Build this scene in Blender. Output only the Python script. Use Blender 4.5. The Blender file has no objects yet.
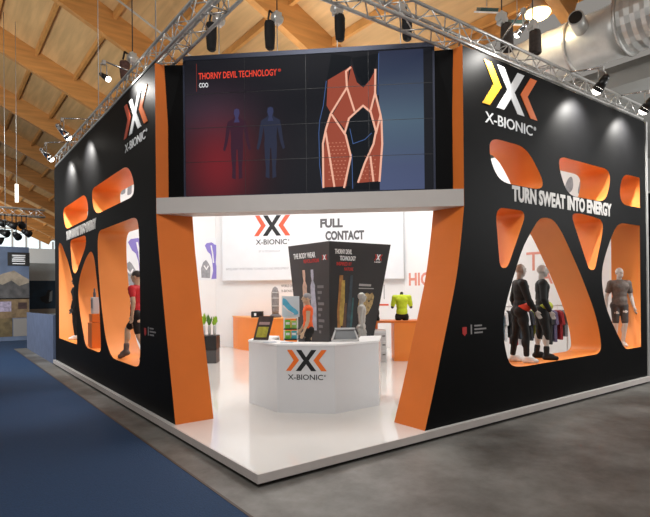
import bpy, bmesh, math, random
from mathutils import Vector, Matrix, Euler
from mathutils.geometry import tessellate_polygon
random.seed(7)
PI = math.pi
C = bpy.context.scene.collection
S = bpy.context.scene

# ------------------------------------------------------------------ materials
def lin(c):
    return tuple(((v/255)/12.92 if v/255 <= .04045 else ((v/255+.055)/1.055)**2.4) for v in c)
MATS = {}
def mat(name, rgb, rough=.5, metal=0., var=0., scale=8., bump=0., emit=0., coat=0., spec=.5, trans=0., stretch=None):
    if name in MATS: return MATS[name]
    m = bpy.data.materials.new(name); m.use_nodes = True
    nt = m.node_tree; b = nt.nodes['Principled BSDF']
    col = lin(rgb) + (1,)
    b.inputs['Base Color'].default_value = col
    b.inputs['Roughness'].default_value = rough
    b.inputs['Metallic'].default_value = metal
    b.inputs['Specular IOR Level'].default_value = spec
    if coat: b.inputs['Coat Weight'].default_value = coat; b.inputs['Coat Roughness'].default_value = .05
    if trans: b.inputs['Transmission Weight'].default_value = trans
    if emit:
        b.inputs['Emission Color'].default_value = col
        b.inputs['Emission Strength'].default_value = emit
    if var or bump:
        tc = nt.nodes.new('ShaderNodeTexCoord'); n = nt.nodes.new('ShaderNodeTexNoise')
        n.inputs['Scale'].default_value = scale; n.inputs['Detail'].default_value = 6
        src = tc.outputs['Object']
        if stretch:
            mp = nt.nodes.new('ShaderNodeMapping'); mp.inputs['Scale'].default_value = stretch
            nt.links.new(src, mp.inputs['Vector']); src = mp.outputs['Vector']
        nt.links.new(src, n.inputs['Vector'])
        if var:
            r = nt.nodes.new('ShaderNodeValToRGB')
            r.color_ramp.elements[0].position = .3; r.color_ramp.elements[1].position = .7
            r.color_ramp.elements[0].color = tuple(v*(1-var) for v in col[:3]) + (1,)
            r.color_ramp.elements[1].color = tuple(min(1, v*(1+var)) for v in col[:3]) + (1,)
            nt.links.new(n.outputs['Fac'], r.inputs['Fac']); nt.links.new(r.outputs['Color'], b.inputs['Base Color'])
        if bump:
            bp = nt.nodes.new('ShaderNodeBump'); bp.inputs['Strength'].default_value = bump; bp.inputs['Distance'].default_value = .02
            nt.links.new(n.outputs['Fac'], bp.inputs['Height']); nt.links.new(bp.outputs['Normal'], b.inputs['Normal'])
    MATS[name] = m
    return m

M = dict(
 black=mat('matt black laminate', (10,10,11), .55, var=.15, scale=3, spec=.08),
 orange=mat('orange laminate', (224,116,40), .45, var=.04, scale=2),
 lining=mat('lit orange cut-out lining', (236,142,66), .45, var=.03, scale=2),  # lighter copy of the orange, with the lit look put into its colour
 white=mat('white laminate', (238,239,240), .35, var=.01, scale=2),
 print=mat('white printed fabric', (232,236,241), .7, var=.015, scale=3),
 gloss=mat('glossy white floor panel', (232,230,226), .12, var=.015, scale=1.2, coat=.4),
 edge=mat('pale platform edging', (196,188,184), .4, var=.03, scale=5),
 header=mat('pale grey painted board', (204,197,192), .5, var=.02, scale=3),
 dark=mat('dark shadow gap board', (40,36,33), .8, var=.1),
 metal=mat('truss aluminium', (196,194,190), .35, .6, var=.12, scale=14),
 steel=mat('brushed galvanised steel', (206,206,202), .32, .45, var=.1, scale=6, bump=.1),
 chrome=mat('bright silver metal', (205,205,205), .2, .95, var=.05),
 bagblack=mat('black canvas', (18,18,19), .8, var=.3, scale=20, bump=.3),
 bagbrown=mat('dark brown canvas', (56,46,40), .8, var=.3, scale=20, bump=.3),
 rubber=mat('black plastic', (20,20,21), .45, var=.1),
 wood=mat('timber boarding', (212,172,118), .6, var=.16, scale=1.6, stretch=(3,.25,3)),
 beam=mat('glued timber beam', (196,138,74), .55, var=.18, scale=2.2, stretch=(.3,2,3)),
 purlin=mat('timber purlin', (208,150,82), .6, var=.15, scale=2),
 greywall=mat('grey painted concrete', (166,165,160), .8, var=.05, scale=1.5),
 ltext=mat('white lettering', (236,238,240), .5),
 gtext=mat('silver grey lettering', (206,202,198), .5, var=.02),
 yel=mat('amber lettering', (250,178,40), .5, var=.12, scale=1.5),
 oran=mat('orange lettering', (236,112,32), .5),
 redor=mat('red orange lettering', (222,92,62), .5),
 ink=mat('black lettering', (22,22,24), .5),
 greyink=mat('grey lettering', (92,92,96), .6),
 redink=mat('red lettering', (196,44,40), .5),
 paleink=mat('pale grey lettering', (176,180,188), .6),
 skin=mat('grey mannequin shell', (188,182,176), .4, var=.04),
 warmskin=mat('warm beige mannequin shell', (196,168,140), .45, var=.04),
 silver=mat('silver grey mannequin shell', (170,170,166), .3, .5, var=.06),
 cloth_black=mat('black sports fabric', (12,12,13), .75, var=.2, scale=30),
 cloth_grey=mat('dark grey brown sports fabric', (96,86,80), .75, var=.18, scale=25),
 cloth_short=mat('charcoal sports fabric', (60,54,52), .75, var=.18, scale=25),
 cloth_red=mat('red sports fabric', (196,30,40), .7, var=.12, scale=25),
 cloth_orange=mat('orange sports fabric', (236,98,36), .7, var=.1, scale=25),
 cloth_lime=mat('lime yellow sports fabric', (206,226,44), .7, var=.08, scale=25),
 patch_red=mat('red orange fabric panel', (214,64,38), .7),
 patch_lime=mat('yellow green fabric panel', (176,184,58), .7),
 shoe_white=mat('white shoe rubber', (220,218,214), .5),
 shoe_grey=mat('grey brown shoe leather', (98,88,84), .6, var=.2, scale=20),
 hair=mat('dark grey cap', (66,62,60), .7, var=.1),
)

# concrete floor, carpet
def concrete():
    m = mat('worn concrete', (128,127,123), .55, var=.14, scale=1.1, bump=.12)
    nt = m.node_tree; b = nt.nodes['Principled BSDF']
    tc = nt.nodes.new('ShaderNodeTexCoord'); n = nt.nodes.new('ShaderNodeTexNoise'); n.inputs['Scale'].default_value = .6; n.inputs['Detail'].default_value = 10; n.inputs['Roughness'].default_value = .7
    r = nt.nodes.new('ShaderNodeValToRGB'); r.color_ramp.elements[0].position = .36; r.color_ramp.elements[1].position = .66
    r.color_ramp.elements[0].color = (.34,.30,.275,1); r.color_ramp.elements[1].color = (1,1,1,1)
    mx = nt.nodes.new('ShaderNodeMix'); mx.data_type = 'RGBA'; mx.blend_type = 'MULTIPLY'; mx.inputs['Factor'].default_value = 1
    old = b.inputs['Base Color'].links[0].from_socket
    nt.links.new(tc.outputs['Object'], n.inputs['Vector']); nt.links.new(n.outputs['Fac'], r.inputs['Fac'])
    nt.links.new(old, mx.inputs['A']); nt.links.new(r.outputs['Color'], mx.inputs['B']); nt.links.new(mx.outputs['Result'], b.inputs['Base Color'])
    return m
M['concrete'] = concrete()
M['carpet'] = mat('blue needle felt carpet', (22,54,88), .85, var=.18, scale=60, bump=.4)

# ------------------------------------------------------------------ objects
MW = {}
def T(loc, rz=0): return Matrix.Translation(Vector(loc)) @ Matrix.Rotation(rz, 4, 'Z')
def tag(o, label=None, cat=None, group=None, kind=None):
    if label: o['label'] = label
    if cat: o['category'] = cat
    if group: o['group'] = group
    if kind: o['kind'] = kind
    return o
def thing(name, label, cat, loc=(0,0,0), rz=0, group=None):
    o = bpy.data.objects.new(name, None); C.objects.link(o)
    o.location = loc; o.rotation_euler = (0,0,rz); o.empty_display_size = .1
    MW[o] = T(loc, rz)
    return tag(o, label, cat, group)
def dup(root, loc, rz, label, group=None):
    r = root.copy(); C.objects.link(r); r.location = loc; r.rotation_euler = (0,0,rz); r['label'] = label
    if group: r['group'] = group
    for ch in list(root.children):
        c = ch.copy(); C.objects.link(c); c.parent = r
        for g in list(ch.children):
            d = g.copy(); C.objects.link(d); d.parent = c
    return r

class MB:
    """collects shapes into one mesh"""
    def __init__(s): s.v = []; s.f = []; s.sm = []
    def add(s, vs, fs, smooth=False):
        k = len(s.v); s.v += [Vector(v) for v in vs]; s.f += [[i+k for i in f] for f in fs]; s.sm += [smooth]*len(fs); return s
    def box(s, c, d, rz=0, mtx=None):
        m = mtx or T(c, rz)
        vs = [m @ Vector((x*d[0]/2, y*d[1]/2, z*d[2]/2)) for x in (-1,1) for y in (-1,1) for z in (-1,1)]
        return s.add(vs, [(0,1,3,2),(4,6,7,5),(0,4,5,1),(2,3,7,6),(0,2,6,4),(1,5,7,3)])
    def bar(s, p, q, w, h):
        p = Vector(p); q = Vector(q); d = q-p; x = d.normalized()
        up = Vector((0,0,1)) if abs(x.z) < .95 else Vector((1,0,0))
        y = up.cross(x).normalized(); z = x.cross(y)
        m = Matrix((x,y,z)).transposed().to_4x4(); m.translation = (p+q)/2
        return s.box(None, (d.length, w, h), mtx=m)
    def cyl(s, p, q, r, r2=None, seg=12, caps=True):
        p = Vector(p); q = Vector(q); r2 = r if r2 is None else r2
        x = (q-p).normalized(); a = x.orthogonal().normalized(); b = x.cross(a)
        vs = [o + (a*math.cos(2*PI*i/seg)+b*math.sin(2*PI*i/seg))*rr for o, rr in ((p,r),(q,r2)) for i in range(seg)]
        s.add(vs, [(i,(i+1)%seg,seg+(i+1)%seg,seg+i) for i in range(seg)], True)
        if caps:
            k = len(s.v)-2*seg
            s.f += [[k+i for i in reversed(range(seg))], [k+seg+i for i in range(seg)]]; s.sm += [False, False]
        return s
    def tube(s, pts, r, seg=8):
        for a, b in zip(pts, pts[1:]): s.cyl(a, b, r, seg=seg)
        return s
    def lathe(s, prof, loc=(0,0,0), seg=20, sx=1, sy=1):
        L = Vector(loc); n = len(prof)
        vs = [L + Vector((r*sx*math.cos(2*PI*i/seg), r*sy*math.sin(2*PI*i/seg), z)) for r, z in prof for i in range(seg)]
        fs = [(j*seg+i, j*seg+(i+1)%seg, (j+1)*seg+(i+1)%seg, (j+1)*seg+i) for j in range(n-1) for i in range(seg)]
        s.add(vs, fs, True)
        k = len(s.v)-n*seg
        s.f += [[k+i for i in reversed(range(seg))], [k+(n-1)*seg+i for i in range(seg)]]; s.sm += [False, False]
        return s
    def ell(s, c, r, seg=14, rings=9, mtx=None):
        m = mtx or Matrix.Identity(4); c = Vector(c)
        vs = [c + m.to_3x3() @ Vector((0,0,r[2]))]
        for j in range(1, rings):
            t = PI*j/rings
            vs += [c + m.to_3x3() @ Vector((r[0]*math.sin(t)*math.cos(2*PI*i/seg), r[1]*math.sin(t)*math.sin(2*PI*i/seg), r[2]*math.cos(t))) for i in range(seg)]
        vs.append(c + m.to_3x3() @ Vector((0,0,-r[2])))
        fs = [(0,1+i,1+(i+1)%seg) for i in range(seg)]
        for j in range(rings-2):
            fs += [(1+j*seg+i, 1+(j+1)*seg+i, 1+(j+1)*seg+(i+1)%seg, 1+j*seg+(i+1)%seg) for i in range(seg)]
        e = len(vs)-1; k = 1+(rings-2)*seg
        fs += [(k+i, e, k+(i+1)%seg) for i in range(seg)]
        return s.add(vs, fs, True)
    def capsule(s, p, q, r, r2=None, seg=12):
        r2 = r if r2 is None else r2
        s.cyl(p, q, r, r2, seg=seg); s.ell(p, (r,r,r), seg, 8); s.ell(q, (r2,r2,r2), seg, 8); return s
    def prism(s, pts, fn, t0, t1, holes=(), sides=True):
        """2D outline (with holes) mapped by fn(u,v,off); flat faces at off=t0 and t1"""
        loops = [list(pts)] + [list(h) for h in holes]
        flat = [p for l in loops for p in l]
        tri = tessellate_polygon([[Vector((p[0],p[1],0)) for p in l] for l in loops])
        n = len(flat)
        vs = [fn(p[0],p[1],t0) for p in flat] + [fn(p[0],p[1],t1) for p in flat]
        fs = [list(t) for t in tri] + [[n+i for i in reversed(t)] for t in tri]
        if sides:
            k = 0
            for l in loops:
                m = len(l)
                fs += [(k+i, k+(i+1)%m, n+k+(i+1)%m, n+k+i) for i in range(m)]; k += m
        return s.add(vs, fs)
    def face(s, pts, fn, t, holes=()):
        loops = [list(pts)] + [list(h) for h in holes]
        flat = [p for l in loops for p in l]
        tri = tessellate_polygon([[Vector((p[0],p[1],0)) for p in l] for l in loops])
        return s.add([fn(p[0],p[1],t) for p in flat], [list(t_) for t_ in tri])
    def strip(s, pts, fn, t0, t1, closed=True, smooth=False):
        m = len(pts); vs = [fn(p[0],p[1],t0) for p in pts]+[fn(p[0],p[1],t1) for p in pts]
        return s.add(vs, [(i,(i+1)%m,m+(i+1)%m,m+i) for i in range(m if closed else m-1)], smooth)
    def build(s, name, m, parent=None, local=False, recalc=True, bevel=0, loc=None):
        W = Matrix.Identity(4) if parent is None else MW[parent]
        if parent is None and loc is not None: W = T(loc); local = True
        inv = Matrix.Identity(4) if local else W.inverted()
        me = bpy.data.meshes.new(name)
        me.from_pydata([tuple(inv @ v) for v in s.v], [], s.f)
        me.materials.append(m)
        for p, k in zip(me.polygons, s.sm): p.use_smooth = k
        if recalc or bevel:
            bm = bmesh.new(); bm.from_mesh(me)
            if recalc: bmesh.ops.recalc_face_normals(bm, faces=bm.faces)
            bm.to_mesh(me); bm.free()
        o = bpy.data.objects.new(name, me); C.objects.link(o)
        if parent is not None: o.parent = parent; MW[o] = W
        else:
            o.location = W.to_translation(); MW[o] = W
        if bevel:
            b = o.modifiers.new('bevel', 'BEVEL'); b.width = bevel; b.segments = 2; b.limit_method = 'ANGLE'
        return o

def struct(o, label=None): o['kind'] = 'structure'; return tag(o, label)
def rounded(pts, r=.3, n=6):
    out = []; m = len(pts)
    for i in range(m):
        a, b, c = Vector(pts[i-1][:2]), Vector(pts[i][:2]), Vector(pts[(i+1)%m][:2])
        rr = pts[i][2] if len(pts[i]) > 2 else r
        if rr == 0: out.append(tuple(b)); continue
        k1 = min(rr, (a-b).length*.45); k2 = min(rr, (c-b).length*.45)
        p = b+(a-b).normalized()*k1; q = b+(c-b).normalized()*k2
        for j in range(n+1):
            t = j/n; out.append(tuple(p*(1-t)**2 + b*2*t*(1-t) + q*t*t))
    return out

# text as 2D mesh --------------------------------------------------
def text2d(s, bold=0.):
    cu = bpy.data.curves.new('lettering', 'FONT'); cu.body = s; cu.size = 1; cu.offset = bold; cu.resolution_u = 3
    o = bpy.data.objects.new('lettering', cu); C.objects.link(o)
    me = bpy.data.meshes.new_from_object(o.evaluated_get(bpy.context.evaluated_depsgraph_get()))
    vs = [(v.co.x, v.co.y) for v in me.vertices]; fs = [list(p.vertices) for p in me.polygons]
    bpy.data.objects.remove(o); bpy.data.curves.remove(cu); bpy.data.meshes.remove(me)
    return vs, fs
def add_text(mb, s, u0, v0, w, h, fn, t=.006, bold=0.):
    """text stretched to the box (u0,v0,w,h) on surface fn"""
    vs, fs = text2d(s, bold)
    x0 = min(v[0] for v in vs); x1 = max(v[0] for v in vs); y0 = min(v[1] for v in vs); y1 = max(v[1] for v in vs)
    P = [(u0+(x-x0)/(x1-x0)*w, v0+(y-y0)/(y1-y0)*h) for x, y in vs]
    n = len(P); ed = {}
    for f in fs:
        for a, b in zip(f, f[1:]+f[:1]):
            k = (min(a,b), max(a,b)); ed.setdefault(k, []).append((a,b))
    F = [list(f) for f in fs] + [[n+i for i in reversed(f)] for f in fs]
    F += [(e[0][1], e[0][0], n+e[0][0], n+e[0][1]) for e in ed.values() if len(e) == 1]
    mb.add([fn(u,v,t) for u,v in P]+[fn(u,v,.001) for u,v in P], F)
    return mb
def plane(o, x, up=(0,0,1)):
    """surface map: origin o, right x, up, offset along the outward normal x cross up"""
    o = Vector(o); x = Vector(x).normalized(); up = Vector(up).normalized(); n = x.cross(up)
    return lambda u, v, t: o + x*u + up*v + n*t
def quad(bl, br, tl, tr):
    bl, br, tl, tr = map(Vector, (bl,br,tl,tr)); n = (br-bl).cross(tl-bl).normalized()
    return lambda u, v, t: (bl*(1-u)+br*u)*(1-v)+(tl*(1-u)+tr*u)*v + n*t
def poly(name, pts, fn, m, parent, t=.006, label=None):
    o = MB().prism(pts, fn, t, .001).build(name, m, parent); return tag(o, label)
def lines2d(mb, pts, w, fn, t0, t1, asp=1.):
    for a, b in zip(pts, pts[1:]):
        dx, dy = (b[0]-a[0])*asp, b[1]-a[1]; L = math.hypot(dx,dy) or 1; nx, ny = -dy/L*w/2/asp, dx/L*w/2
        ex, ey = dx/L*w*.3/asp, dy/L*w*.3
        mb.prism([(a[0]-ex+nx,a[1]-ey+ny),(a[0]-ex-nx,a[1]-ey-ny),(b[0]+ex-nx,b[1]+ey-ny),(b[0]+ex+nx,b[1]+ey+ny)], fn, t0, t1)
    return mb
def logo(fn0, parent, w, c1, cx, c2, ct, t=.012, txt=True, vs=1.):
    fn = lambda u, v, t_: fn0(u, v*vs, t_)
    k = w/1.57
    sc = lambda P: [(x*k, y*k) for x, y in P]
    poly('chevron', sc([(.05,.71),(.24,.71),(.51,.36),(.19,0),(0,0),(.30,.36)]), fn, c1, parent, t)
    X = [(.40,.71),(.60,.71),(.78,.46),(.98,.71),(1.18,.71),(.88,.35),(1.17,0),(.97,0),(.78,.23),(.58,0),(.38,0),(.68,.35)]
    poly('cross_emblem', sc(X), fn, cx, parent, t)
    poly('chevron', sc([(1.37,.71),(1.57,.71),(1.27,.36),(1.57,0),(1.36,0),(1.06,.36)]), fn, c2, parent, t)
    if txt:
        mb = MB(); add_text(mb, 'X-BIONIC', .07*k, -.30*k, 1.35*k, .18*k, fn, t*.7, .008)
        add_text(mb, '®', 1.46*k, -.19*k, .07*k, .07*k, fn, t*.7)
        mb.build('lettering', ct, parent)

# ------------------------------------------------------------------ numbers
HP = .151            # platform top
WI = .0756           # wall face inset
WT = .6274           # wall thickness
WH = 5.967           # wall top
RX = 10.2; LY = 12.58
XR = 3.7148; YL = 3.4556

# ================================================================== SETTING
fl = MB().box((-1,30,-.05),(62,90,.1)).build('floor', M['concrete']); struct(fl, 'worn grey brown concrete hall floor')

ZR, SR = 13.5, .48
def roof_z(x): return ZR - SR*x
ceil = bpy.data.objects.new('ceiling', None); C.objects.link(ceil); MW[ceil] = Matrix.Identity(4); struct(ceil, 'sloping timber hall ceiling with glued beams')
x0, x1, y0, y1 = -9., 9.0, -14., 72.
mb = MB()
mb.add([(x0,y0,roof_z(x0)),(x1,y0,roof_z(x1)),(x1,y1,roof_z(x1)),(x0,y1,roof_z(x0)),
        (x0,y0,roof_z(x0)+.15),(x1,y0,roof_z(x1)+.15),(x1,y1,roof_z(x1)+.15),(x0,y1,roof_z(x0)+.15)],
       [(0,1,2,3),(7,6,5,4),(0,4,5,1),(1,5,6,2),(2,6,7,3),(3,7,4,0)])
mb.build('boarding', M['wood'], ceil)
for k in range(-2, 11):
    Y = 1.1+6.8*k
    MB().bar((x0,Y,roof_z(x0)-.5),(x1-.05,Y,roof_z(x1)-.48),.26,1.0).build('roof_beam', M['beam'], ceil)
for k in range(-5, 6):
    X = .85+1.58*k
    MB().box((X,(y0+y1)/2,roof_z(X)-.13),(.12,y1-y0,.24)).build('purlin', M['purlin'], ceil)
MB().box((x1+.05,29,roof_z(x1)-.1),(.3,86,.5)).build('edge_beam', M['beam'], ceil)

cs = MB().box((15.3,29,7.45),(9.6,86,.3)).box((10.6,29,7.2),(.5,86,.35)).build('trim_1', M['greywall']); struct(cs, 'flat grey concrete ceiling over the side aisle')
wr = MB().box((20.1,29,3.7),(.3,86,7.2)).build('wall_right', M['greywall']); struct(wr, 'pale grey side wall of the hall')
# far gable wall with a window band
we = MB().box((0,72.3,3.95),(44,.4,7.9)).build('wall_back', mat('white hall wall',(226,228,226),.8,var=.02), None); struct(we, 'white far end wall of the hall')
wn = bpy.data.objects.new('window_1', None); C.objects.link(wn); MW[wn] = Matrix.Identity(4); struct(wn, 'tall clerestory glazing in the far gable wall')
MB().add([(-12,72.3,7.95),(10,72.3,7.95),(10,72.3,roof_z(10)+.3),(-12,72.3,roof_z(-12))],[(0,1,2,3)]).build('pane', mat('daylit glass',(222,236,240),.2,emit=1.0,var=.12,scale=.4), wn)
mb = MB()
for k in range(15):
    X = -12+k*1.55; mb.box((X,72.2,(7.95+roof_z(X))/2),(.22,.2,roof_z(X)-7.95+.1))
mb.box((-1,72.2,10.4),(22,.15,.2)); mb.build('window_frame', mat('pale window frame',(214,216,214),.5), wn)

# carpet
cp = MB().box((-12.24,25.9,.006),(23.6,71.8,.012)).box((4,45.2,.006),(8.88,53.2,.012)).build('carpet', M['carpet']); tag(cp, 'dark blue carpet covering the aisle left of the booth', 'carpet')
ct = MB().box((-.425,8.4,.008),(.03,18.2,.016)).build('carpet_edge_strip', mat('brown edging strip',(74,62,54),.6)); tag(ct, 'thin brown strip along the blue carpet edge', 'edge strip')

# ================================================================== BOOTH
pf = thing('platform', 'raised glossy white booth floor with pale edging on the concrete', 'platform', (0,0,0))
MB().box((RX/2+.01,LY/2+.01,.085),(RX-.04,LY-.04,.075)).build('shadow_gap', M['dark'], pf)   # recess behind the edging
MB().box((RX/2,LY/2,.0235),(RX-.12,LY-.12,.047)).build('support_frame', M['dark'], pf)
MB().box((RX/2,LY/2,.137),(RX-.03,LY-.03,.028)).build('deck', M['gloss'], pf)
MB().box((RX/2,.0075,.098),(RX,.015,.104)).build('edge_trim', M['edge'], pf)
MB().box((.0075,LY/2+.008,.098),(.015,LY-.016,.104)).build('edge_trim', M['edge'], pf)

RH = [
 ([(4.37,4.65),(5.42,4.65),(5.95,4.14),(5.89,3.95),(4.65,3.95),(4.38,4.28)], .3),
 ([(6.47,4.65),(8.46,4.65),(8.50,4.37),(8.26,3.95),(6.8,3.95),(6.52,4.34)], .28),
 ([(9.10,4.65),(9.9,4.65,0),(9.9,3.97,0),(9.02,3.97),(8.90,4.25)], .28),
 ([(4.51,3.53),(5.42,3.53),(4.83,2.53,.14),(4.62,2.53,.14)], .24),
 ([(6.02,3.47),(6.30,3.44),(6.60,3.20),(7.25,2.44),(7.76,1.74),(8.0,1.22),(8.04,.84),(5.1,.84),(4.84,.92),(4.70,1.33),(4.70,1.72),(4.86,2.11),(5.25,2.85),(5.54,3.18),(5.80,3.43)], .3),
 ([(6.88,3.62),(7.35,3.64),(8.12,3.58),(8.17,3.38),(7.81,2.54,.12),(7.57,2.54,.12)], .22),
 ([(8.80,3.57),(9.88,3.57,0),(9.88,.84,0),(9.10,.84,.15),(8.68,1.26),(8.25,1.76),(8.09,2.24),(8.1,2.59),(8.37,3.05)], .3),
]
LH = [
 ([(7.87,4.59),(5.1,4.59),(4.78,4.40),(4.63,4.15),(4.69,3.95),(7.4,3.95),(7.74,4.15)], .3),
 ([(11.22,4.58),(8.55,4.58),(8.22,4.3),(8.28,3.95),(10.85,3.95),(11.16,4.24)], .3),
 ([(7.34,3.56),(4.53,3.56),(4.38,3.37),(4.35,2.05),(4.37,.97),(4.5,.82),(6.27,.82),(6.72,1.16),(7.08,1.91),(7.35,2.91)], .3),
 ([(10.35,3.60),(8.48,3.58),(8.48,3.32),(9.65,2.66),(10.05,2.75)], .25),
 ([(8.0,3.18),(7.68,3.02),(7.27,2.02),(7.13,1.02),(7.2,.84),(8.60,.85),(9.2,1.64),(9.42,2.2),(9.19,2.6),(8.55,3.0)], .25),
 ([(11.95,3.68),(11.54,3.60),(10.6,3.03),(9.84,2.33),(9.66,1.6),(9.57,.84,.08),(12.0,.84,0)], .2),
]
def booth_wall(name, label, fn, edge, far, holes):
    """fn(s, z, d): d = 0 at the outer face, WT at the inner face"""
    t = thing(name, label, 'booth wall', fn(edge[0][0]+2, HP, WT/2))
    out = list(edge) + [(edge[-1][0], WH), (far, WH), (far, HP)]
    H = [rounded(h, r) for h, r in holes]
    MB().face(out, fn, 0, H).build('front_panel', M['black'], t, recalc=False)
    MB().face(out, fn, WT, H).build('back_panel', M['white'], t, recalc=False)
    k = len(edge)
    MB().strip(out[:k+1], fn, 0, WT, closed=False).build('end_panel', M['orange'], t, recalc=False)
    MB().strip(out[k:k+2], fn, 0, WT, closed=False).build('top_cap', M['black'], t, recalc=False)
    MB().strip(out[k+1:], fn, 0, WT, closed=False).build('far_end_panel', M['black'], t, recalc=False)
    for h in H: MB().strip(h, fn, 0, WT, smooth=True).build('cutout_lining', M['lining'], t, recalc=False)
    return t
edgeR = [(2.78,HP),(2.98,.71),(3.17,1.29),(3.36,1.87),(3.52,2.40),(3.63,2.94),(XR,3.475)]
edgeL = [(2.68,HP),(2.81,.67),(2.97,1.27),(3.13,1.90),(3.28,2.54),(3.39,3.04),(YL,3.475)]
def smooth_edge(e):
    out = []
    for i in range(len(e)-1):
        p0 = Vector(e[max(i-1,0)]); p1 = Vector(e[i]); p2 = Vector(e[i+1]); p3 = Vector(e[min(i+2,len(e)-1)])
        for j in range(3):
            u = j/3; out.append(tuple(.5*((2*p1)+(p2-p0)*u+(2*p0-5*p1+4*p2-p3)*u*u+(3*p1-p0-3*p2+p3)*u**3)))
    return out+[e[-1]]
fR = lambda s, z, d: Vector((s, WI+d, z))
fL = lambda s, z, d: Vector((WI+d, s, z))
bwR = booth_wall('booth_wall', 'black booth wall on the right with TURN SWEAT INTO ENERGY in clear letters', fR, smooth_edge(edgeR), RX, RH)
bwL = booth_wall('booth_wall', 'black booth wall on the left, seen edge-on beside the blue carpet', fL, smooth_edge(edgeL), LY, LH)
MB().box((RX+.03,WI+.3,3.06),(.05,.66,5.82)).build('corner_trim', mat('pale aluminium trim',(190,190,188),.4,.3), bwR)

# lettering on the walls: outward maps
oR = plane((0,WI,0),(1,0,0)); oL = plane((WI,0,0),(0,-1,0))
logo(lambda u,v,t: oR(4.19+u, 5.17+v, t), bwR, 1.57, M['yel'], M['ltext'], M['oran'], M['ltext'])
logo(lambda u,v,t: oL(-5.23+u, 5.11+v, t), bwL, 1.40, M['redor'], M['ltext'], M['oran'], M['ltext'])
mb = MB(); add_text(mb, 'TURN SWEAT INTO ENERGY', 4.98, 3.665, 3.55, .275, oR, .008, .045); mb.build('slogan', M['gtext'], bwR)
mb = MB(); add_text(mb, 'TURN SWEAT INTO ENERGY', -10.82, 3.63, 3.38, .25, oL, .008, .085); mb.build('slogan', M['gtext'], bwL)
for o, s0, par, z0 in ((oR, 3.64, bwR, 1.48), (oL, -4.12, bwL, 1.44)):
    poly('red_badge', [(s0,z0+.02),(s0+.05,z0-.02),(s0+.1,z0+.02),(s0+.1,z0+.12),(s0,z0+.12)], lambda u,v,t,o=o: o(u,v,t), M['redink'], par)
    mb = MB()
    mb.prism([(s0+.2,z0),(s0+.23,z0),(s0+.23,z0+.15),(s0+.2,z0+.15)], o, .005, .001)
    for j, L in enumerate((.19,.30,.21)): mb.prism([(s0+.29,z0+.115-j*.055),(s0+.29+L,z0+.115-j*.055),(s0+.29+L,z0+.14-j*.055),(s0+.29,z0+.14-j*.055)], o, .005, .001)
    mb.build('small_print', mat('dim grey lettering',(150,146,146),.6), par)

# header beam over the corner entrance
hd = thing('header_beam', 'pale grey header beam spanning the booth entrance under the video wall', 'beam', (2,2,3.475))
hp = [(WI,YL-.003),(XR-.003,WI),(XR-.003,WI+WT),(WI+WT,YL-.003)]
zz = lambda u, v, t: Vector((u,v,t))
MB().prism(hp, zz, 3.475, 3.74).build('fascia', M['header'], hd, bevel=.004)
# black infill panels between the orange wall ends and the video wall
A0 = Vector((.285,YL-.004,0)); A1 = Vector((.478,3.268,0)); B0 = Vector((XR-.004,.285,0)); B1 = Vector((3.512,.462,0))
nin = Vector((.68,.733,0))
for P, Q, lean in ((A0,A1,1),(B0,B1,.3)):
    mb = MB(); d = (P-Q).normalized()
    P2 = P + Vector((-.055 if lean==1 else .0, 0 if lean==1 else -.03,0))*1
    vs = []
    for z, a in ((3.742,P),(5.0,P),(5.967,P2)):
        vs += [a+Vector((0,0,z)), Q+Vector((0,0,z)), Q+nin*.08+Vector((0,0,z)), P+nin*.08+Vector((0,0,z))]
    fs = [(0,1,2,3),(11,10,9,8)]
    for k in (0,4): fs += [(k+i,k+(i+1)%4,k+4+(i+1)%4,k+4+i) for i in range(4)]
    mb.add(vs, fs); mb.build('infill_panel', M['black'], hd)
MB().box((3.64,.40,5.08),(.12,.02,.035), rz=-.75).build('bracket', M['chrome'], hd)

# video wall
SA = Vector((.482,3.262,3.745)); SB = Vector((3.508,.464,3.745)); SH = 2.36
sx = (SB-SA).normalized(); SW = (SB-SA).length; sn = sx.cross(Vector((0,0,1)))
vw = thing('video_wall', 'large dark video wall above the entrance showing red muscle shorts', 'screen', (SA+SB)/2)
sp = lambda u, v, t: SA + sx*u + Vector((0,0,v)) + sn*t
FB = .05
MB().prism([(0,0),(SW,0),(SW,SH),(0,SH)], sp, -.16, -.02).build('housing', M['rubber'], vw)
MB().prism([(0,0),(SW,0),(SW,SH),(0,SH)], sp, -.02, .014, [[(FB*.6,.025),(SW-FB*.6,.025),(SW-FB*.6,SH-.075),(FB*.6,SH-.075)]]).build('frame', mat('blue grey screen frame',(52,58,78),.35,.3), vw)
iw, ih = SW-FB*1.2, SH-.1
spi = lambda u, v, t: sp(FB*.6+u*iw, .025+v*ih, t)
def emis(name, rgb, k=1.):
    m_ = mat(name, rgb, .5, emit=k, spec=.05); m_.node_tree.nodes['Principled BSDF'].inputs['Base Color'].default_value = (.005,.005,.005,1); return m_
def screen_mat():
    m = bpy.data.materials.new('screen picture background'); m.use_nodes = True; nt = m.node_tree; b = nt.nodes['Principled BSDF']
    b.inputs['Base Color'].default_value = (.005,.005,.006,1); b.inputs['Roughness'].default_value = .5; b.inputs['Specular IOR Level'].default_value = .08
    at = nt.nodes.new('ShaderNodeAttribute'); at.attribute_name = 'picture'
    nt.links.new(at.outputs['Color'], b.inputs['Emission Color']); b.inputs['Emission Strength'].default_value = 1
    return m
NX, NY = 40, 24
vs = [spi(i/NX, j/NY, 0) for j in range(NY+1) for i in range(NX+1)]
so = MB().add(vs, [(j*(NX+1)+i, j*(NX+1)+i+1, (j+1)*(NX+1)+i+1, (j+1)*(NX+1)+i) for j in range(NY) for i in range(NX)]).build('display', screen_mat(), vw, recalc=False)
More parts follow.
